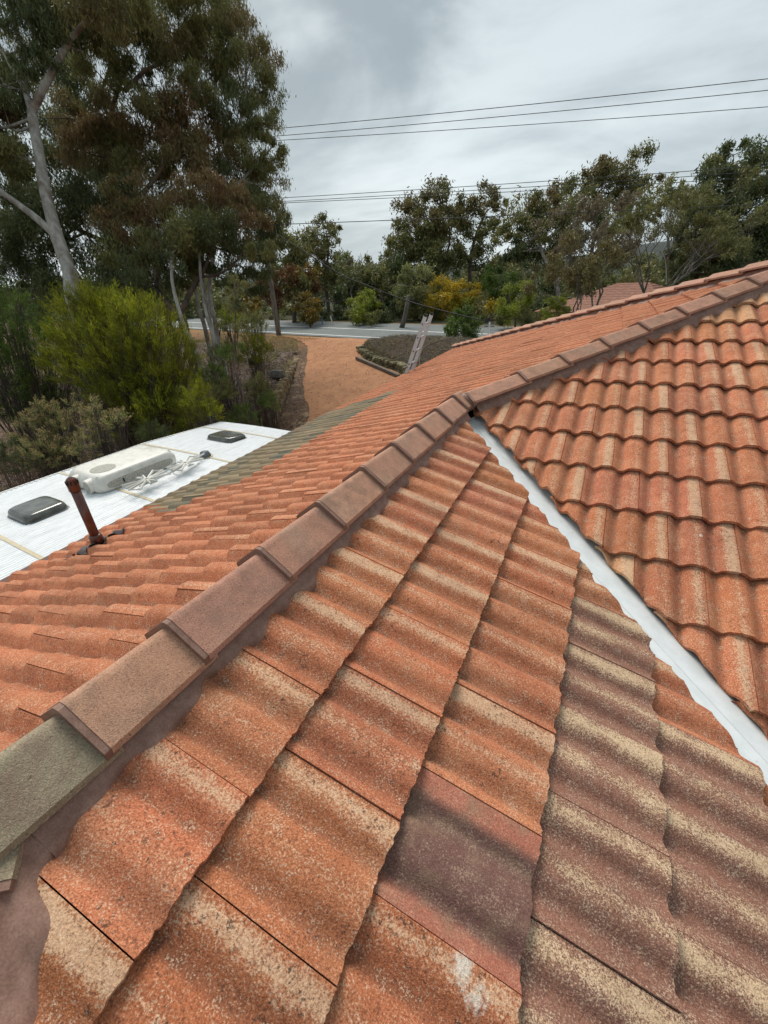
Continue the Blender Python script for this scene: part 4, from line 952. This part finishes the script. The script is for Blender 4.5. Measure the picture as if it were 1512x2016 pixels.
# slender pale stems under the mass
for i, (x0, y0, x1, y1, dd, rr, lab) in enumerate(((408, 672, 382, 535, 15.2, .085, 'leftmost of the slender pale gum stems on the bank'), (425, 690, 395, 545, 14.4, .075, 'slender pale gum stem second from left on the bank'), (418, 655, 401, 540, 17.0, .075, 'third of the slender pale gum stems, nearly upright'), (414, 640, 421, 505, 18.5, .085, 'rightmost of the slender pale gum stems, leaning right'), (392, 720, 340, 560, 13.0, .075, 'slender pale stem closest to the green bush'))):
    pb2 = foot(x0, y0, dd)
    tree('young_gum_tree', lab, 'tree', pb2, [([pb2, at(x0-3, y0-20, dd), at((x0+x1)/2-4, (y0+y1)/2, dd), at(x1, y1, dd), at(x1-2, y1-60, dd)], rr, rr*.55)],
         cpx([(x1-15, y1-70, 26, 'dark'), (x1+15, y1-95, 28, 'olive'), (x1, y1-45, 20, 'dark')], dd, .9, 1, .4, 60+i), .15, .03, .8, 70+i, M_BARKP, 'slender pale gum stems on the bank', r_limb=.03)
# thin dark sapling in front
dd = 9.6; pb2 = foot(474, 790, dd)
tree('sapling', 'thin dark-stemmed sapling with sparse leaves in front of the drain pipe', 'tree', pb2, [([pb2, at(476, 780, dd), at(462, 720, dd), at(463, 660, dd), at(464, 600, dd), at(462, 560, dd)], .035, .014)],
     cpx([(462, 565, 22, 'olive'), (450, 600, 18, 'olive'), (475, 640, 20, 'olive'), (455, 690, 24, 'green'), (480, 600, 16, 'olive'), (440, 640, 14, 'olive')], dd, .9, 1, .3, 80), .07, .012, .55, 81, M_BARKD, r_limb=.012)
for px, py, hh, lab in ((420, 640, 2.4, 'bare dark forked sapling leaning beside the road'),):
    p = g(432, 665); b = MB(); b.tube([p, p+np.array([.2, .1, .7]), p+np.array([.9, .2, 1.5])], [.05, .04, .015], 6); b.tube([p+np.array([.05, 0, .3]), p+np.array([.0, .1, 1.3]), p+np.array([.35, .2, 2.3])], [.04, .03, .012], 6)
    tag(b.build('bare_sapling', M_BARKD, None, smooth=True), lab, 'sapling')

# ---- needle shrubs
def needle_shrub(name, lab, lobes, L, W, cover, seed, pal, tip=None, tipn=.0, group=None, stems=9, up=.9, twig=M_BARKD, base=None, dens=1.0):
    """upright fine foliage: sprays point outward and up from the lobe centre; lobes (centre, radii)"""
    rg = np.random.default_rng(seed); Q = []; K = []; c0 = np.mean([l[0] for l in lobes], 0); bz = base if base is not None else np.array([c0[0], c0[1], float(zt(c0[0], c0[1]))-.05])
    T = empty(name, bz, lab, 'shrub', group); b = MB()
    for li, (c, r) in enumerate(lobes):
        c = np.array(c); r = np.array(r)*np.ones(3); n = int(cover*math.pi*r[0]*r[2]/(L*W*.45)); ns = max(14, int(n/45)); dv = unit(rg.normal(size=(ns, 3))*np.array([1, 1, .9])+np.array([0, 0, .25])); rr = rg.uniform(.35, 1.0, (ns, 1))**.5
        sc = c+dv*r*rr; idx = rg.integers(0, ns, n); sdir = unit(dv+np.array([0, 0, up])+rg.normal(size=(ns, 3))*.25); sl = L*rg.uniform(1.5, 3.2, (ns, 1)); tpos = rg.uniform(-.5, .6, (n, 1))
        P = sc[idx]+sdir[idx]*sl[idx]*tpos+rg.normal(size=(n, 3))*L*.35; D = unit(sdir[idx]+rg.normal(size=(n, 3))*.38)
        a, b2 = np.array(PAL[pal][0]), np.array(PAL[pal][1]); tt = np.clip(rg.random((ns, 1))[idx]*.8+rg.uniform(-.2, .3, (n, 1)), 0, 1); col = (a*(1-tt)+b2*tt)*rg.uniform(.6, 1.3, (n, 1))*rg.uniform(.45, 1.45, (ns, 1))[idx]
        if tip:
            m_ = (tpos[:, 0] > -.05) & (rg.random(n) < tipn) & (rr[idx][:, 0] > .5); ta = np.array(PAL0[tip][0]); col[m_] = ta*rg.uniform(.9, 1.6, (m_.sum(), 1))
        Q.append(leaves(P, D, L*rg.uniform(.6, 1.3, n), W*rg.uniform(.7, 1.3, n), rg)); K.append(col)
        for k in range(stems):
            j = rg.integers(ns); e = sc[j]; m2 = (bz+e)/2+rg.normal(size=3)*r*.15+np.array([0, 0, -.05]); rs = .004+.010*r.mean(); b.tube([bz+rg.normal(size=3)*np.array([.08, .08, 0]), m2, e], [rs*1.6, rs, rs*.35], 4, cap=False)
            for q in range(2):
                e2 = e+unit(rg.normal(size=3)+np.array([0, 0, .4]))*r*.3; b.tube([m2, (m2+e2)/2+rg.normal(size=3)*.05, e2], [rs*.7, rs*.45, rs*.2], 3, cap=False)
    b.build('stems', twig, T, smooth=True); quads('foliage', np.vstack(Q), M_NEEDLE, T, np.vstack(K)); return T
def lobes(lst, d, jit=.4, seed=0, sq=1.0):
    rg = np.random.default_rng(seed); o = []
    for x, y, r in lst:
        dd = d+rg.uniform(-jit, jit); R_ = r*dd/FPX; o.append((at(x, y, dd), (R_, R_, R_*sq)))
    return o
def sbase(x, y, d): p = at(x, y, d); return np.array([p[0], p[1], float(zt(p[0], p[1]))-.05])
needle_shrub('broom_bush', 'large rounded bush of fine bright yellow-green foliage behind the caravan',
    lobes([(175, 640, 75), (235, 645, 75), (290, 660, 72), (335, 700, 62), (215, 710, 90), (280, 740, 90), (340, 770, 68), (250, 800, 75), (150, 700, 66), (320, 820, 58), (210, 600, 40), (170, 605, 38), (255, 612, 36)], 9.4, .5, 1),
    .11, .011, 1.75, 31, 'bush', stems=26, up=1.1, base=sbase(260, 850, 9.6))
needle_shrub('broom_bush', 'dark green fine-leaved bush at the left frame edge beside the large bright bush',
    lobes([(20, 640, 75), (60, 700, 75), (110, 740, 60), (10, 750, 80), (60, 800, 62), (120, 810, 46), (-30, 700, 80)], 9.9, .5, 2), .10, .011, 1.2, 32, 'green', stems=18, up=.6, base=sbase(60, 860, 9.8))
needle_shrub('small_broom', 'small yellow-green bush at the foot of the large bright bush, above the caravan roof',
    lobes([(390, 790, 34), (410, 815, 30), (365, 815, 30), (400, 770, 20)], 8.6, .2, 3), .07, .006, 1.4, 33, 'bush', stems=10, up=.7, base=sbase(392, 840, 8.6))
needle_shrub('grevillea', 'tall pale grevillea with tan flower tips behind the air conditioner, left one of the pair',
    lobes([(100, 830, 40), (60, 850, 34), (130, 850, 36), (95, 890, 42), (135, 900, 38), (75, 805, 18), (140, 800, 18), (60, 900, 30)], 7.2, .25, 4), .05, .009, 1.2, 34, 'grey', 'tan', .6, 'tan-tipped grevilleas', stems=12, up=.7, base=sbase(105, 960, 7.2))
needle_shrub('grevillea', 'pale grevillea with tan flower tips behind the air conditioner, right one of the pair',
    lobes([(195, 820, 26), (190, 855, 34), (225, 830, 20), (170, 880, 30), (185, 790, 12), (240, 815, 12)], 6.9, .2, 5), .05, .009, 1.2, 35, 'grey', 'tan', .6, 'tan-tipped grevilleas', stems=10, up=.7, base=sbase(190, 930, 6.9))
for i, (px, py, dd, rr, pal, lab) in enumerate(((505, 690, 14.5, 34, 'bush', 'round green shrub beside the black drain pipe'), (545, 690, 15.5, 0, 'bush', ''), (497, 640, 19.5, 30, 'grey', 'pale grey-green shrub in front of the road beside the timber pole'), (450, 625, 21, 20, 'lime', 'light green shrub at the road edge left of the timber pole'),
        (505, 765, 11.5, 28, 'olive', 'olive shrub growing behind the sandstone wall'), (530, 790, 10.6, 20, 'green', 'small leafy green shrub at the near end of the sandstone wall'), (440, 700, 12.5, 30, 'olive', 'feathery olive shrub under the slender pale stems'), (480, 820, 9.4, 26, 'green', 'low green shrub just above the far end of the caravan roof'),
        (20, 900, 7.0, 40, 'dark', 'dark shrub at the left frame edge above the caravan rail'), (420, 745, 10.8, 30, 'green', 'dull green shrub between the large bush and the sapling'), (300, 855, 7.6, 30, 'dark', 'low dark shrub along the caravan rail'), (440, 770, 10.2, 22, 'olive', 'sparse olive shrub at the foot of the thin sapling'))):
    if rr == 0: continue
    needle_shrub('shrub', lab, lobes([(px, py, rr), (px-rr*.5, py+rr*.35, rr*.7), (px+rr*.55, py+rr*.3, rr*.7), (px+rr*.1, py-rr*.4, rr*.6)], dd, .2, 100+i, .9), .05*dd/9, .006*dd/9, 1.1, 40+i, pal, None, 0, stems=7, base=sbase(px, py+rr, dd))

# ---- trees beyond the road
def btree(lab, x, ybase, d, trunk, cl, seed, bark=None, group='trees beyond the road', L=.36, W=.10, cover=1.0, droop=.35, name='gum_tree', twigs=3, depth=.9, r0=.2, cat='tree'):
    p = foot(x, ybase, d); P = [p]+[at(a, b_, d) for a, b_ in trunk[0]]; paths = [(P, r0, r0*.4)]+[([at(a, b_, d) for a, b_ in t_], r0*.5, r0*.2) for t_ in trunk[1:]]
    return tree(name, lab, cat, p, paths, cpx([(a, b_, r*1.1, q) for a, b_, r, q in cl], d, .85, depth, d*.04, seed), L, W, cover, seed, bark or M_BARKD, group, droop, r_limb=r0*.4, twigs=twigs)
btree('tree with a small open tuft of brown-green leaves poking above the others left of centre', 648, 640, 40, [[(646, 600), (640, 550), (646, 500), (643, 460)], [(640, 540), (615, 510)]],
      [(640, 445, 20, 'brown'), (632, 465, 18, 'olive'), (656, 462, 15, 'olive'), (612, 488, 26, 'brown'), (650, 505, 24, 'olive'), (625, 520, 26, 'brown'), (600, 520, 24, 'brown'), (660, 545, 24, 'olive'), (630, 555, 26, 'dark')], 201)
btree('olive tree half hidden by the leaning timber pole', 580, 640, 36, [[(578, 600), (575, 540), (580, 500)]], [(565, 480, 30, 'olive'), (585, 505, 28, 'olive'), (560, 520, 28, 'grey'), (590, 540, 26, 'olive'), (545, 470, 22, 'olive'), (575, 560, 26, 'dark')], 202)
btree('grey-green tree with a thin open crown behind the bare dead tree', 690, 640, 38, [[(690, 600), (685, 550), (690, 510)]], [(680, 525, 26, 'grey'), (700, 540, 26, 'olive'), (675, 560, 26, 'dark'), (715, 560, 26, 'olive'), (690, 585, 26, 'dark'), (730, 535, 20, 'olive')], 203, cover=.65)
btree('big broad brown-green gum, left of the two tallest in the middle of the treeline', 850, 630, 38, [[(856, 590), (862, 540), (850, 480), (840, 430)], [(860, 540), (885, 480), (880, 420)]],
      [(825, 400, 28, 'brown'), (855, 388, 28, 'brown'), (880, 395, 26, 'olive'), (800, 425, 24, 'brown'), (835, 430, 32, 'brown'), (875, 430, 30, 'brown'), (790, 460, 24, 'olive'), (820, 475, 34, 'olive'), (860, 475, 34, 'grey'), (800, 510, 34, 'olive'), (770, 520, 22, 'olive'), (845, 515, 32, 'olive'), (885, 505, 32, 'olive'), (830, 550, 32, 'dark'), (790, 545, 30, 'dark')], 204, r0=.26)
btree('open-crowned brown gum, right of the two tallest in the middle of the treeline', 925, 630, 39, [[(928, 590), (925, 530), (935, 470), (955, 420)], [(926, 520), (900, 470)]],
      [(962, 385, 20, 'brown'), (940, 410, 22, 'brown'), (975, 400, 18, 'brown'), (915, 425, 26, 'brown'), (950, 440, 26, 'olive'), (985, 420, 15, 'brown'), (920, 465, 28, 'olive'), (955, 480, 22, 'olive'), (905, 505, 30, 'olive'), (940, 525, 28, 'dark'), (975, 450, 13, 'olive')], 205, cover=.75, r0=.24)
btree('rounded dark gum with a forked grey trunk showing under its crown, right of centre', 1100, 600, 30, [[(1098, 575), (1088, 540), (1068, 500), (1060, 470)], [(1095, 560), (1115, 520), (1135, 480)]],
      [(1040, 415, 30, 'olive'), (1075, 395, 32, 'brown'), (1110, 400, 32, 'olive'), (1015, 450, 28, 'olive'), (1055, 450, 36, 'dark'), (1100, 450, 36, 'olive'), (1140, 440, 32, 'dark'), (1000, 490, 26, 'dark'), (1040, 490, 30, 'dark'), (1085, 490, 28, 'olive'), (1125, 495, 28, 'dark'), (985, 465, 14, 'olive')], 206, M_BARKP, r0=.2, L=.28, W=.08)
btree('tall open gum with sky showing through its leaning crown, behind the bare grey trees', 1180, 600, 33, [[(1178, 560), (1165, 500), (1180, 430), (1200, 380)], [(1170, 500), (1215, 440), (1245, 380)]],
      [(1180, 345, 26, 'brown'), (1215, 335, 28, 'brown'), (1255, 330, 26, 'olive'), (1150, 365, 26, 'brown'), (1190, 375, 28, 'olive'), (1235, 365, 26, 'olive'), (1270, 355, 20, 'brown'), (1145, 400, 26, 'olive'), (1180, 415, 24, 'olive'), (1225, 400, 20, 'olive'), (1165, 450, 24, 'dark'), (1255, 400, 16, 'olive'), (1210, 445, 16, 'olive')], 207, r0=.2, L=.3, W=.085, cover=.95)
btree('massive dark leaning gum filling the right end of the treeline', 1480, 560, 25, [[(1475, 520), (1460, 470), (1440, 400), (1445, 340)], [(1465, 480), (1500, 420), (1520, 360)], [(1460, 470), (1400, 430), (1375, 390)]],
      [(1445, 305, 26, 'dark'), (1420, 335, 28, 'olive'), (1460, 335, 32, 'dark'), (1390, 365, 30, 'dark'), (1430, 375, 38, 'olive'), (1480, 370, 40, 'dark'), (1515, 330, 36, 'dark'), (1525, 380, 40, 'olive'), (1365, 400, 28, 'dark'), (1400, 420, 38, 'dark'), (1450, 425, 40, 'dark'), (1500, 430, 42, 'dark'), (1370, 450, 36, 'dark'), (1420, 470, 40, 'olive'),
       (1475, 480, 42, 'dark'), (1530, 470, 44, 'dark'), (1345, 490, 30, 'dark'), (1390, 505, 36, 'dark'), (1440, 520, 34, 'dark'), (1500, 505, 30, 'dark'), (1340, 525, 28, 'dark'), (1570, 330, 50, 'dark')], 208, r0=.24, L=.26, W=.07, cover=1.1)
btree('grey-green tree standing behind the ladder on the far side of the road', 820, 638, 33, [[(822, 610), (815, 570), (820, 540)]], [(815, 545, 24, 'grey'), (800, 565, 22, 'grey'), (835, 570, 26, 'grey'), (815, 590, 26, 'olive'), (795, 600, 20, 'dark'), (840, 600, 22, 'dark')], 209, L=.26, W=.08)
btree('low dark tree filling the gap left of the yellow-green roadside bush', 755, 640, 36, [[(755, 600), (750, 560)]], [(745, 560, 28, 'dark'), (770, 575, 26, 'olive'), (750, 600, 28, 'dark'), (775, 610, 22, 'dark'), (735, 530, 20, 'olive')], 210)
btree('autumn tree with dark red leaves behind the timber pole', 545, 635, 33, [[(545, 600), (548, 560)]], [(540, 560, 22, 'red'), (560, 545, 20, 'red'), (530, 590, 20, 'red'), (555, 585, 20, 'brown'), (520, 560, 16, 'red')], 211, L=.25, W=.1, name='autumn_tree')
btree('autumn tree with mixed red and olive leaves just right of the timber pole', 605, 635, 34, [[(603, 600), (600, 560)]], [(600, 545, 24, 'orange'), (590, 570, 22, 'olive'), (615, 560, 18, 'red'), (580, 550, 18, 'brown')], 212, L=.25, W=.1, name='autumn_tree')
btree('round orange-brown bush at the far road edge, left of the marker posts', 610, 636, 31.5, [[(610, 620), (608, 600)]], [(605, 590, 17, 'orange'), (620, 605, 16, 'orange'), (598, 612, 16, 'orange'), (612, 622, 15, 'orange'), (592, 600, 12, 'brown')], 213, L=.2, W=.09, name='roadside_bush', r0=.06, cat='bush')
btree('small orange and green bush behind the pale shrub left of the timber pole', 498, 632, 30, [[(498, 615), (500, 600)]], [(490, 598, 13, 'orange'), (505, 605, 13, 'orange'), (482, 612, 12, 'brown')], 214, L=.2, W=.09, name='roadside_bush', r0=.06, cat='bush')
btree('round yellow-green bush at the far road edge', 716, 640, 31, [[(716, 625), (715, 610)]], [(716, 592, 18, 'lime'), (702, 602, 16, 'lime'), (732, 604, 16, 'lime'), (716, 616, 22, 'lime'), (698, 622, 14, 'olive'), (735, 624, 14, 'olive'), (716, 632, 16, 'lime')], 215, L=.17, W=.08, name='roadside_bush', r0=.06, cover=1.1, cat='bush')
btree('bright golden wattle in flower behind the ladder', 880, 640, 32, [[(880, 610), (876, 580)]], [(868, 562, 20, 'yellow'), (890, 572, 20, 'yellow'), (858, 590, 20, 'yellow'), (885, 600, 22, 'yellow'), (862, 618, 20, 'yellow'), (858, 548, 10, 'yellow')], 216, L=.17, W=.08, name='wattle', group='golden wattles across the road', r0=.07, cover=.9)
btree('golden wattle with a greener base, just right of the brightest one', 918, 640, 33, [[(918, 610), (918, 590)]], [(908, 572, 18, 'yellow'), (928, 578, 17, 'yellow'), (918, 598, 20, 'yellow'), (938, 600, 16, 'lime'), (900, 590, 16, 'lime'), (925, 618, 18, 'olive')], 217, L=.17, W=.08, name='wattle', group='golden wattles across the road', r0=.07, cover=.9)
btree('brownish yellow wattle furthest right, above the white service post', 965, 640, 30, [[(965, 615), (965, 600)]], [(955, 600, 17, 'brown'), (975, 605, 17, 'yellow'), (962, 620, 17, 'brown'), (985, 622, 15, 'olive'), (945, 615, 14, 'olive')], 218, L=.17, W=.08, name='wattle', group='golden wattles across the road', r0=.07)
btree('dense green shrub growing on the mound left of the white service post', 912, 665, 20.5, [[(912, 650), (912, 640)]], [(912, 628, 18, 'green'), (898, 640, 18, 'green'), (928, 640, 18, 'green'), (912, 652, 22, 'green'), (890, 656, 14, 'green'), (935, 655, 16, 'green'), (912, 612, 10, 'green')], 219, L=.11, W=.03, name='shrub', group=None, r0=.05, cover=1.3, cat='shrub')
btree('tall soft green conifer-like tree right of the golden wattles', 985, 610, 34, [[(985, 580), (985, 560)]], [(975, 545, 20, 'green'), (990, 560, 22, 'green'), (968, 570, 18, 'green'), (1000, 580, 18, 'lime'), (960, 550, 14, 'green')], 220, L=.2, W=.05, name='evergreen_tree')
btree('yellow-green feathery bush right of the white service post', 1015, 640, 24, [[(1015, 620), (1018, 600)]], [(1020, 580, 22, 'lime'), (1000, 600, 20, 'lime'), (1038, 600, 20, 'olive'), (1015, 615, 22, 'lime'), (1040, 625, 18, 'olive'), (990, 625, 16, 'olive'), (1030, 560, 12, 'lime')], 221, L=.16, W=.035, name='roadside_bush', r0=.06, group=None, cat='bush')
btree('bright green pointed shrub just beyond the second hip', 1095, 630, 19, [[(1095, 620), (1095, 610)]], [(1095, 598, 15, 'lime'), (1083, 612, 14, 'lime'), (1108, 610, 14, 'lime'), (1096, 622, 16, 'lime'), (1095, 585, 8, 'lime')], 222, L=.12, W=.025, name='shrub', r0=.04, group=None, cover=1.2, cat='shrub')
btree('brown scrubby tree far off between the two tall groups', 1000, 600, 55, [[(1000, 560), (1000, 530)]], [(1000, 510, 18, 'brown'), (975, 520, 18, 'brown'), (1020, 525, 18, 'brown'), (990, 540, 22, 'olive')], 223, L=.5, W=.16)
# bare twiggy trees
def bare(name, lab, base, top, r0, n, seed, bark, spread=.5, leafy=None, group=None, L=.14, W=.04):
    rg = np.random.default_rng(seed); T = empty(name, base, lab, 'tree', group); b = MB(); base = np.array(base); top = np.array(top); tips = []
    def br(p, d, ln, r_, lev):
        q = p + d*ln; m2 = (p+q)/2+rg.normal(size=3)*ln*.08; b.tube([p, m2, q], [r_, r_*.85, r_*.65], 5 if lev > 2 else 7, cap=False)
        if lev >= 5 or r_ < .006: tips.append(q); return
        for k in range(2 + (rg.random() < .45)): br(q, unit(d+rg.normal(size=3)*spread*np.array([1, 1, .6])+np.array([0, 0, .12])), ln*rg.uniform(.6, .9), r_*rg.uniform(.5, .72), lev+1)
    H = np.linalg.norm(top-base)
    for k in range(n): br(base+rg.normal(size=3)*np.array([.15, .15, 0]), unit((top-base)/H+rg.normal(size=3)*np.array([.28, .28, .05])), H*.30, r0, 0)
    b.build('trunk', bark, T, smooth=True)
    if leafy:
        cl = [(t_, (.3, .3, .3), leafy) for t_ in tips[::2]]; Q, K = crown(cl, L, W, .5, rg, .4, 5, .5); quads('crown', Q, M_LEAF, T, K)
    return T
def bpx(x, y0, y1, d, x1=None): p = foot(x, y0, d); return p, at(x1 or x, y1, d)
for args in (('dead grey tree with bare branches left of the tall middle trees', 708, 640, 478, 36, 700, .13, 1, 301, M_TWIG, None), ('bare grey twiggy tree left of the pair behind the second hip', 1190, 600, 440, 20, 1180, .075, 2, 302, M_TWIG, 'twig'),
             ('bare grey twiggy tree right of the pair behind the second hip', 1270, 590, 400, 21, 1290, .075, 2, 303, M_TWIG, 'olive'), ('thin bare tree with upright twigs against the sky beside the massive gum', 1335, 570, 370, 23, 1325, .07, 2, 304, M_TWIG, 'olive'),
             ('low tangle of bare grey branches above the neighbouring roof', 1130, 610, 490, 18, 1140, .05, 2, 305, M_TWIG, 'brown')):
    lab, x, y0, y1, d, x1, r0, n, sdd, bk, lf = args; p, q = bpx(x, y0, y1, d, x1); bare('bare_tree', lab, p, q, r0, n, sdd, bk, .42, lf)
# far woodland that reads as one mass
rg = np.random.default_rng(400); cl = []
for x in np.arange(-120, 1700, 34):
    for dd, yy in ((62, 575), (50, 610), (75, 548)):
        xx = x+rg.uniform(-20, 20); p = at(xx, yy+rg.uniform(-14, 10)-(xx-700)*.052, dd+rg.uniform(-4, 4)); r_ = rg.uniform(1.9, 2.9); cl.append((p, (r_, r_, r_*1.05), ['dark', 'dark', 'olive', 'olive', 'brown'][rg.integers(5)]))
Q, K = crown(cl, .55, .2, .85, rg, .3); o = quads('far_woodland', Q, M_LEAF, None, K); tag(o, 'distant bushland beyond the road that reads as one dark mass', 'woodland', kind='stuff')
rg = np.random.default_rng(401); cl = []
for x in np.arange(440, 1360, 16):
    xx = x+rg.uniform(-8, 8); dd = 33.5+rg.uniform(-1.5, 3)+(4 if xx < 700 else 0); p = at(xx, 626+rg.uniform(-6, 6)-(xx-700)*.045, dd); r_ = rg.uniform(.6, 1.0); cl.append((p, (r_, r_, r_), ['dark', 'dark', 'olive'][rg.integers(3)]))
Q, K = crown(cl, .26, .08, .9, rg, .2); o = quads('undergrowth', Q, M_LEAF, None, K); tag(o, 'dark undergrowth along the far verge', 'undergrowth', kind='stuff')

# ---- ground cover
def scatter(name, lab, cat, poly, n, fn, seed, mat=M_LEAF):
    rg = np.random.default_rng(seed); P = np.array(poly); lo, hi = P.min(0), P.max(0); pts = rg.uniform(lo, hi, (n*3, 2)); ins = np.zeros(len(pts), bool); j = len(P)-1
    for i in range(len(P)):
        a, b_ = P[i], P[j]; c = ((a[1] > pts[:, 1]) != (b_[1] > pts[:, 1])) & (pts[:, 0] < (b_[0]-a[0])*(pts[:, 1]-a[1])/(b_[1]-a[1]+1e-12)+a[0]); ins ^= c; j = i
    pts = pts[ins][:n]; z = zt(pts[:, 0], pts[:, 1]); C = np.column_stack([pts, z]); Q, K = fn(C, rg); o = quads(name, Q, mat, None, K); tag(o, lab, cat, kind='stuff')
def litter(C, rg):
    n = len(C); D = unit(rg.normal(size=(n, 3))*np.array([1, 1, .25])); C = C+np.array([0, 0, .012])+rg.uniform(0, .02, (n, 1))*np.array([0, 0, 1]); a = np.array([(.20, .125, .085), (.32, .235, .17), (.10, .055, .035), (.26, .13, .08), (.06, .04, .03)])[rg.choice(5, n, p=[.35, .15, .2, .1, .2])]
    sd_ = unit(np.cross(D, np.array([0, 0, 1.0])+rg.normal(size=(n, 3))*.25)); L = rg.uniform(.07, .16, (n, 1)); W = rg.uniform(.015, .035, (n, 1)); return np.stack([C-D*L*.5, C+sd_*W*.5, C+D*L*.5, C-sd_*W*.5], 1), a*rg.uniform(.7, 1.2, (n, 1))
scatter('leaf_litter', 'fallen leaves and bark covering the bank under the gums', 'leaf litter', [tuple(WL[0]), tuple(WL[1]), tuple(WL[3]), tuple(WL[5]), (-13.5, 19.5), (-17, 20), (-24, 18), (-16, 8), (-11, 4), (-7, 3)], 60000, litter, 501)
scatter('leaf_litter', 'fallen leaves and gravel along the foot of the sandstone wall', 'leaf litter', [tuple(WL[0]), tuple(WL[1]), tuple(WL[3]), tuple(WL[5]), tuple(g0(603, 700)), tuple(g0(600, 780)), tuple(g0(600, 838)), (-4.5, 5)], 9000, litter, 502)
def brush(C, rg):
    n = len(C); D = unit(rg.normal(size=(n, 3))*np.array([1, 1, .45])+np.array([0, 0, .25])); C = C+rg.uniform(0, .16, (n, 1))*np.array([0, 0, 1]); a = np.array([(.20, .165, .14), (.30, .25, .21), (.12, .09, .075), (.27, .25, .13)])[rg.integers(0, 4, n)]
    L = rg.uniform(.15, .4, n); W = rg.uniform(.008, .02, n); return leaves(C, D, L, W, rg), a*rg.uniform(.6, 1.2, (n, 1))
scatter('dry_brush', 'dry grey prostrate brush covering the mound behind the ladder', 'ground cover', [tuple(p) for p in BED[1:8]]+[(3, 15), (4, 11), (-2, 12)], 45000, brush, 503, M_NEEDLE)
def grass(C, rg):
    n = len(C); D = unit(rg.normal(size=(n, 3))*.5+np.array([0, 0, 1])); a = np.array([(.25, .20, .09), (.18, .17, .07), (.12, .14, .05), (.30, .22, .10)])[rg.integers(0, 4, n)]; L = rg.uniform(.05, .15, n); W = rg.uniform(.008, .015, n)
    return leaves(C+D*L[:, None]*.4, D, L, W, rg), a*rg.uniform(.7, 1.2, (n, 1))
scatter('grass', 'thin dry grass on the near verge and at the drive edges', 'grass', [tuple(g0(590, 700)), (-19, 17.5), (-26, 25.5), tuple(g0(640, 668)), tuple(g0(585, 676))], 16000, grass, 504, M_NEEDLE)
scatter('grass', 'olive grass tufts around the tip of the mossy stone edging', 'grass', [tuple(WR[2]), tuple(WR[3]), tuple(WR[4]), tuple(BED[5]), tuple(BED[6]), tuple((WR[2]+BED[6])/2)], 9000, grass, 505, M_NEEDLE)
scatter('leaf_litter', 'scattered leaves and twigs lying on the orange dirt drive', 'leaf litter', [tuple(p[:2]) for p in dl[1:7]]+[tuple(p[:2]) for p in dr[7:1:-1]], 1800, litter, 506)
P = [g(828, 738), g(826, 715), g(835, 695), g(860, 683), g(890, 675)]; b = MB(); b.tube(smoothpath([p+np.array([0, 0, .2]) for p in P], 6), .018, 6); tag(b.build('garden_hose', M_WOOD, None, smooth=True), 'thin brown hose looping over the dry mound right of the ladder', 'hose')

# ------------------------------------------------------------------ NEIGHBOURING HOUSE behind the bare trees
NHc = at(1190, 590, 27); NH = empty('neighbour_house', (NHc[0], NHc[1], -3.0), 'low neighbouring house whose pinkish tiled roof shows between the bare trunks', 'house')
def nroof():
    mt, t, b, o = pmat('neighbour_tiles', .9, .2); w_ = t.add('ShaderNodeTexWave', wave_type='BANDS', bands_direction='Z'); t.l.new(o, w_.inputs[0]); w_.inputs['Scale'].default_value = 3.0
    n = t.noise(o, 6, 4); c = t.mix(t.rng(n, .4, .6), (.34, .17, .12), (.24, .12, .085)); c = t.mix(t.rng(w_.outputs[1], .0, .25, .55, 0), c, (.12, .06, .04)); t.put(b.inputs['Base Color'], c); bump(t, b, w_.outputs[1], .02); return mt
M_NR = nroof(); q0 = NHc+np.array([0, 0, -.05]); ex, ey = np.array([.93, -.36, 0]), np.array([.36, .93, 0]); zr, ze = -.12, -1.35
rp = [q0+ex*-2.2+ey*-4.6, q0+ex*5+ey*-4.6, q0+ex*5+ey*4.6, q0+ex*-2.2+ey*4.6]; rp = [np.array([p[0], p[1], ze]) for p in rp]; r1, r2 = q0+ex*.6, q0+ex*2.4; r1[2] = r2[2] = zr
mk('roof', rp+[r1, r2], [(0, 1, 5, 4), (1, 2, 5), (2, 3, 4, 5), (3, 0, 4), (3, 2, 1, 0)], M_NR, NH)
b = MB(); b.box((q0[0]+ex[0]*.7, q0[1]+ex[1]*.7, -2.4), (6.0, 8.2, 2.16), [ex, ey, [0, 0, 1]]); b.build('wall', M_WALLB, NH)
